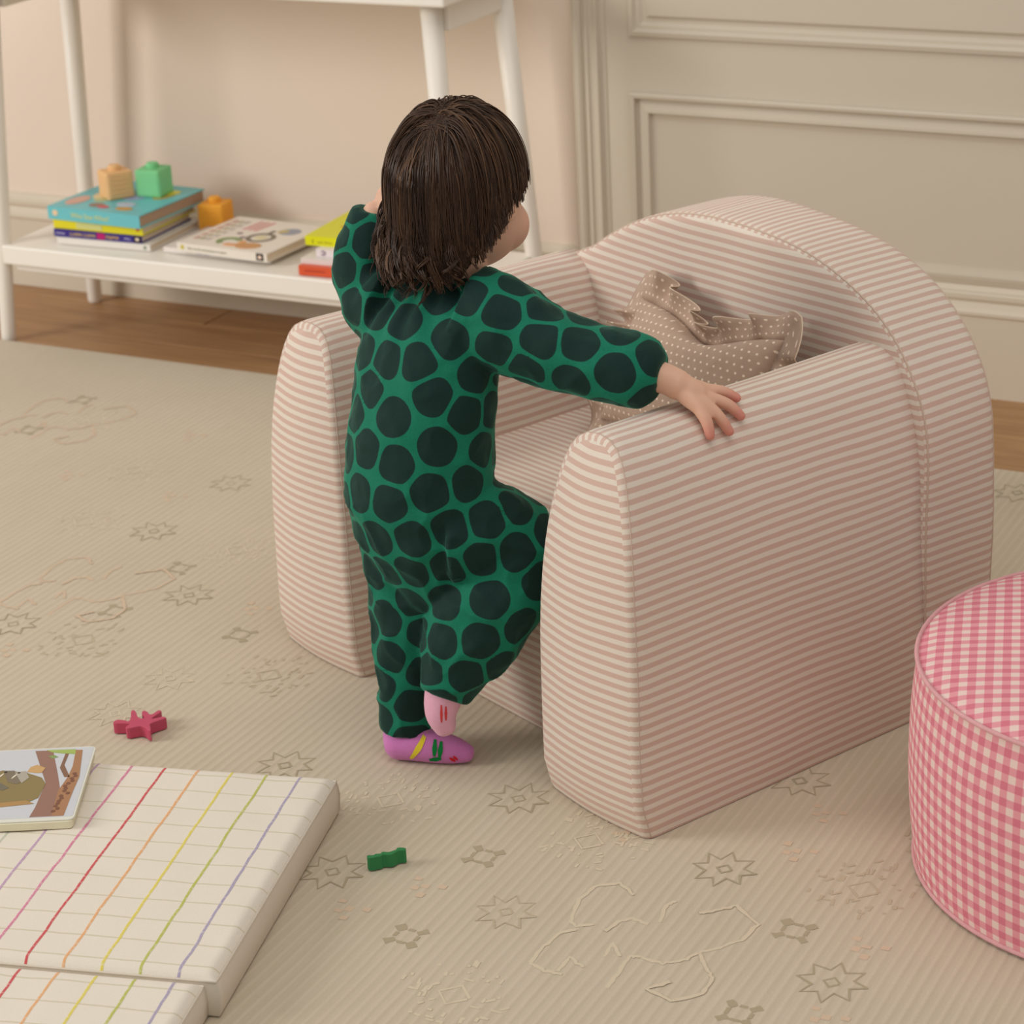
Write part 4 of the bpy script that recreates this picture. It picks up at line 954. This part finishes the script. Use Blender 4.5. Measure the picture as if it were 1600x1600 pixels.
def make_hair():
    VV, FF, TT = [], [], []; base = 0
    ga = PI * (3 - math.sqrt(5)); N = 900; e1 = CROWN.orthogonal().normalized(); e2 = CROWN.cross(e1)
    for i in range(N):
        z = 1 - 1.62 * ((i + .5) / N) ** 1.25; r = math.sqrt(max(0, 1 - z * z)); a = ga * i
        root = (CROWN * z + (e1 * math.cos(a) + e2 * math.sin(a)) * r).normalized()
        if root.y > .66 and root.z < .36: continue               # face
        if root.y > .30 and root.z < .05: continue
        if root.y > .05 and root.z < -.20: continue
        if root.z < -.70: continue
        fl = Vector((root.x - CROWN.x, root.y - CROWN.y)); fl = fl.normalized() if fl.length > .02 else Vector((0, -1))
        ez = end_height(fl.x, fl.y) + random.uniform(-.010, .010); low = ez < -.07
        cu = (random.uniform(.004, .016) if fl.x < .15 else random.uniform(.003, .009)) if low else .0008
        if low and fl.x < .2: ez += .022
        G_ = strand(root, ez + (random.uniform(0, .03) if low and random.random() < .35 else 0), i, random.uniform(.0005, .0055), cu, random.uniform(-.5, 3.0) if fl.x < .2 else random.uniform(-1, 1))
        if len(G_) < 4: continue
        G_ = np.array(spline([tuple(g) for g in G_[::2]] + ([tuple(G_[-1])] if len(G_) % 2 == 0 else []), 2))
        tn = random.random() ** 1.2; nn = np.array(root); t0 = G_[1] - G_[0]; bb = np.cross(nn, t0); bb = bb / (np.linalg.norm(bb) + 1e-9)
        for s in range(9):
            oa, ob = random.gauss(0, .0052), random.gauss(0, .0010); n = max(4, int(len(G_) * random.uniform(.88, 1.0))); f = np.linspace(0, 1, n)
            sp = 1 - (.72 if low else .45) * f; fz = random.uniform(0, 6.28); am = random.uniform(0, .0010)
            p = G_[:n] + bb[None] * (oa * sp + am * np.sin(fz + f * 8))[:, None] + nn[None] * (ob * sp * np.minimum(1, f * 8))[:, None]
            W_ = np.array(SC - PB) + p[:, :1] * np.array(HR) + p[:, 1:2] * np.array(HF) + p[:, 2:3] * np.array(UP)
            v, q = strand_tubes(W_, .00070 * (1 - .7 * f ** 2) + .0001)
            VV.append(v); FF.append(q + base); base += len(v); TT.append(np.full(len(v), min(1, max(0, tn * .6 + random.uniform(-.1, .3)))))
    # loose ringlets along the nape, fuller on the far side
    for i in range(46):
        a = math.radians(random.uniform(150, 330)); hx, hy = math.cos(a), math.sin(a)                # head frame: right, front
        if hy > .35: continue
        z0 = random.uniform(-.060, -.035); rr = math.sqrt(max(.05, 1 - (z0 / SR[2]) ** 2)); b0 = Vector((hx * SR[0] * rr * 1.04, hy * SR[1] * rr * 1.04, z0)); out = Vector((hx, hy, 0)); tan = Vector((-hy, hx, 0))
        ln = random.uniform(.050, .072) * (1.0 if hx < .1 else .75); tw = random.uniform(1.2, 2.0) * random.choice((-1, 1)); hr = random.uniform(.005, .0095); ph = random.uniform(0, 6.28); tn = random.random()
        t = np.linspace(0, 1, 30); env = np.minimum(1, t * 2.2)
        base_p = np.array(b0)[None] + np.array(out)[None] * (.002 + .016 * t ** 1.5)[:, None] - np.array([0, 0, 1.])[None] * (ln * t)[:, None]
        hel = np.array(out)[None] * (hr * env * np.cos(ph + tw * 6.283 * t))[:, None] + np.array(tan)[None] * (hr * env * np.sin(ph + tw * 6.283 * t))[:, None]
        for s in range(14):
            j = np.array([random.gauss(0, .0016) for _ in range(3)]); p = base_p + hel * random.uniform(.85, 1.1) + j[None] * (1 - .5 * t)[:, None]; p = p[:random.randint(24, 30)]
            W_ = np.array(SC - PB) + p[:, :1] * np.array(HR) + p[:, 1:2] * np.array(HF) + p[:, 2:3] * np.array(UP)
            f = np.linspace(0, 1, len(p)); v, q = strand_tubes(W_, .00066 * (1 - .7 * f ** 2) + .0001)
            VV.append(v); FF.append(q + base); base += len(v); TT.append(np.full(len(v), min(1, max(0, tn * .5 + random.uniform(0, .35)))))
    # scalp cap under the strands
    n = 30; cap = []; ax = Vector((0, -.42, .9)).normalized(); c1_ = ax.orthogonal().normalized(); c2_ = ax.cross(c1_)
    for j in range(n + 1):
        for k in range(2 * n):
            t = PI * .68 * j / n; a = PI * k / n; rt = ax * math.cos(t) + (c1_ * math.cos(a) + c2_ * math.sin(a)) * math.sin(t); sc = 1.0
            if (rt.y > .45 and rt.z < .30) or (rt.y > .15 and rt.z < -.02) : sc = .80
            cap.append(wor_h(Vector((rt.x * SR[0], rt.y * SR[1], rt.z * SR[2])) * sc) - PB)
    V = np.vstack(VV + [np.array([tuple(c) for c in cap])]); F_ = [tuple(q) for q in np.vstack(FF).tolist()] + [tuple(i + base for i in f) for f in grid_faces(2 * n, n + 1, True)]
    tone = np.concatenate(TT + [np.full(len(cap), .25)])
    o = mesh_obj('hair', V, F_, M_hair, person); at = o.data.attributes.new('tone', 'FLOAT', 'POINT'); at.data.foreach_set('value', tone); o['label'] = 'dark brown chin-length hair with loose curls at the nape'
    return o
make_hair()
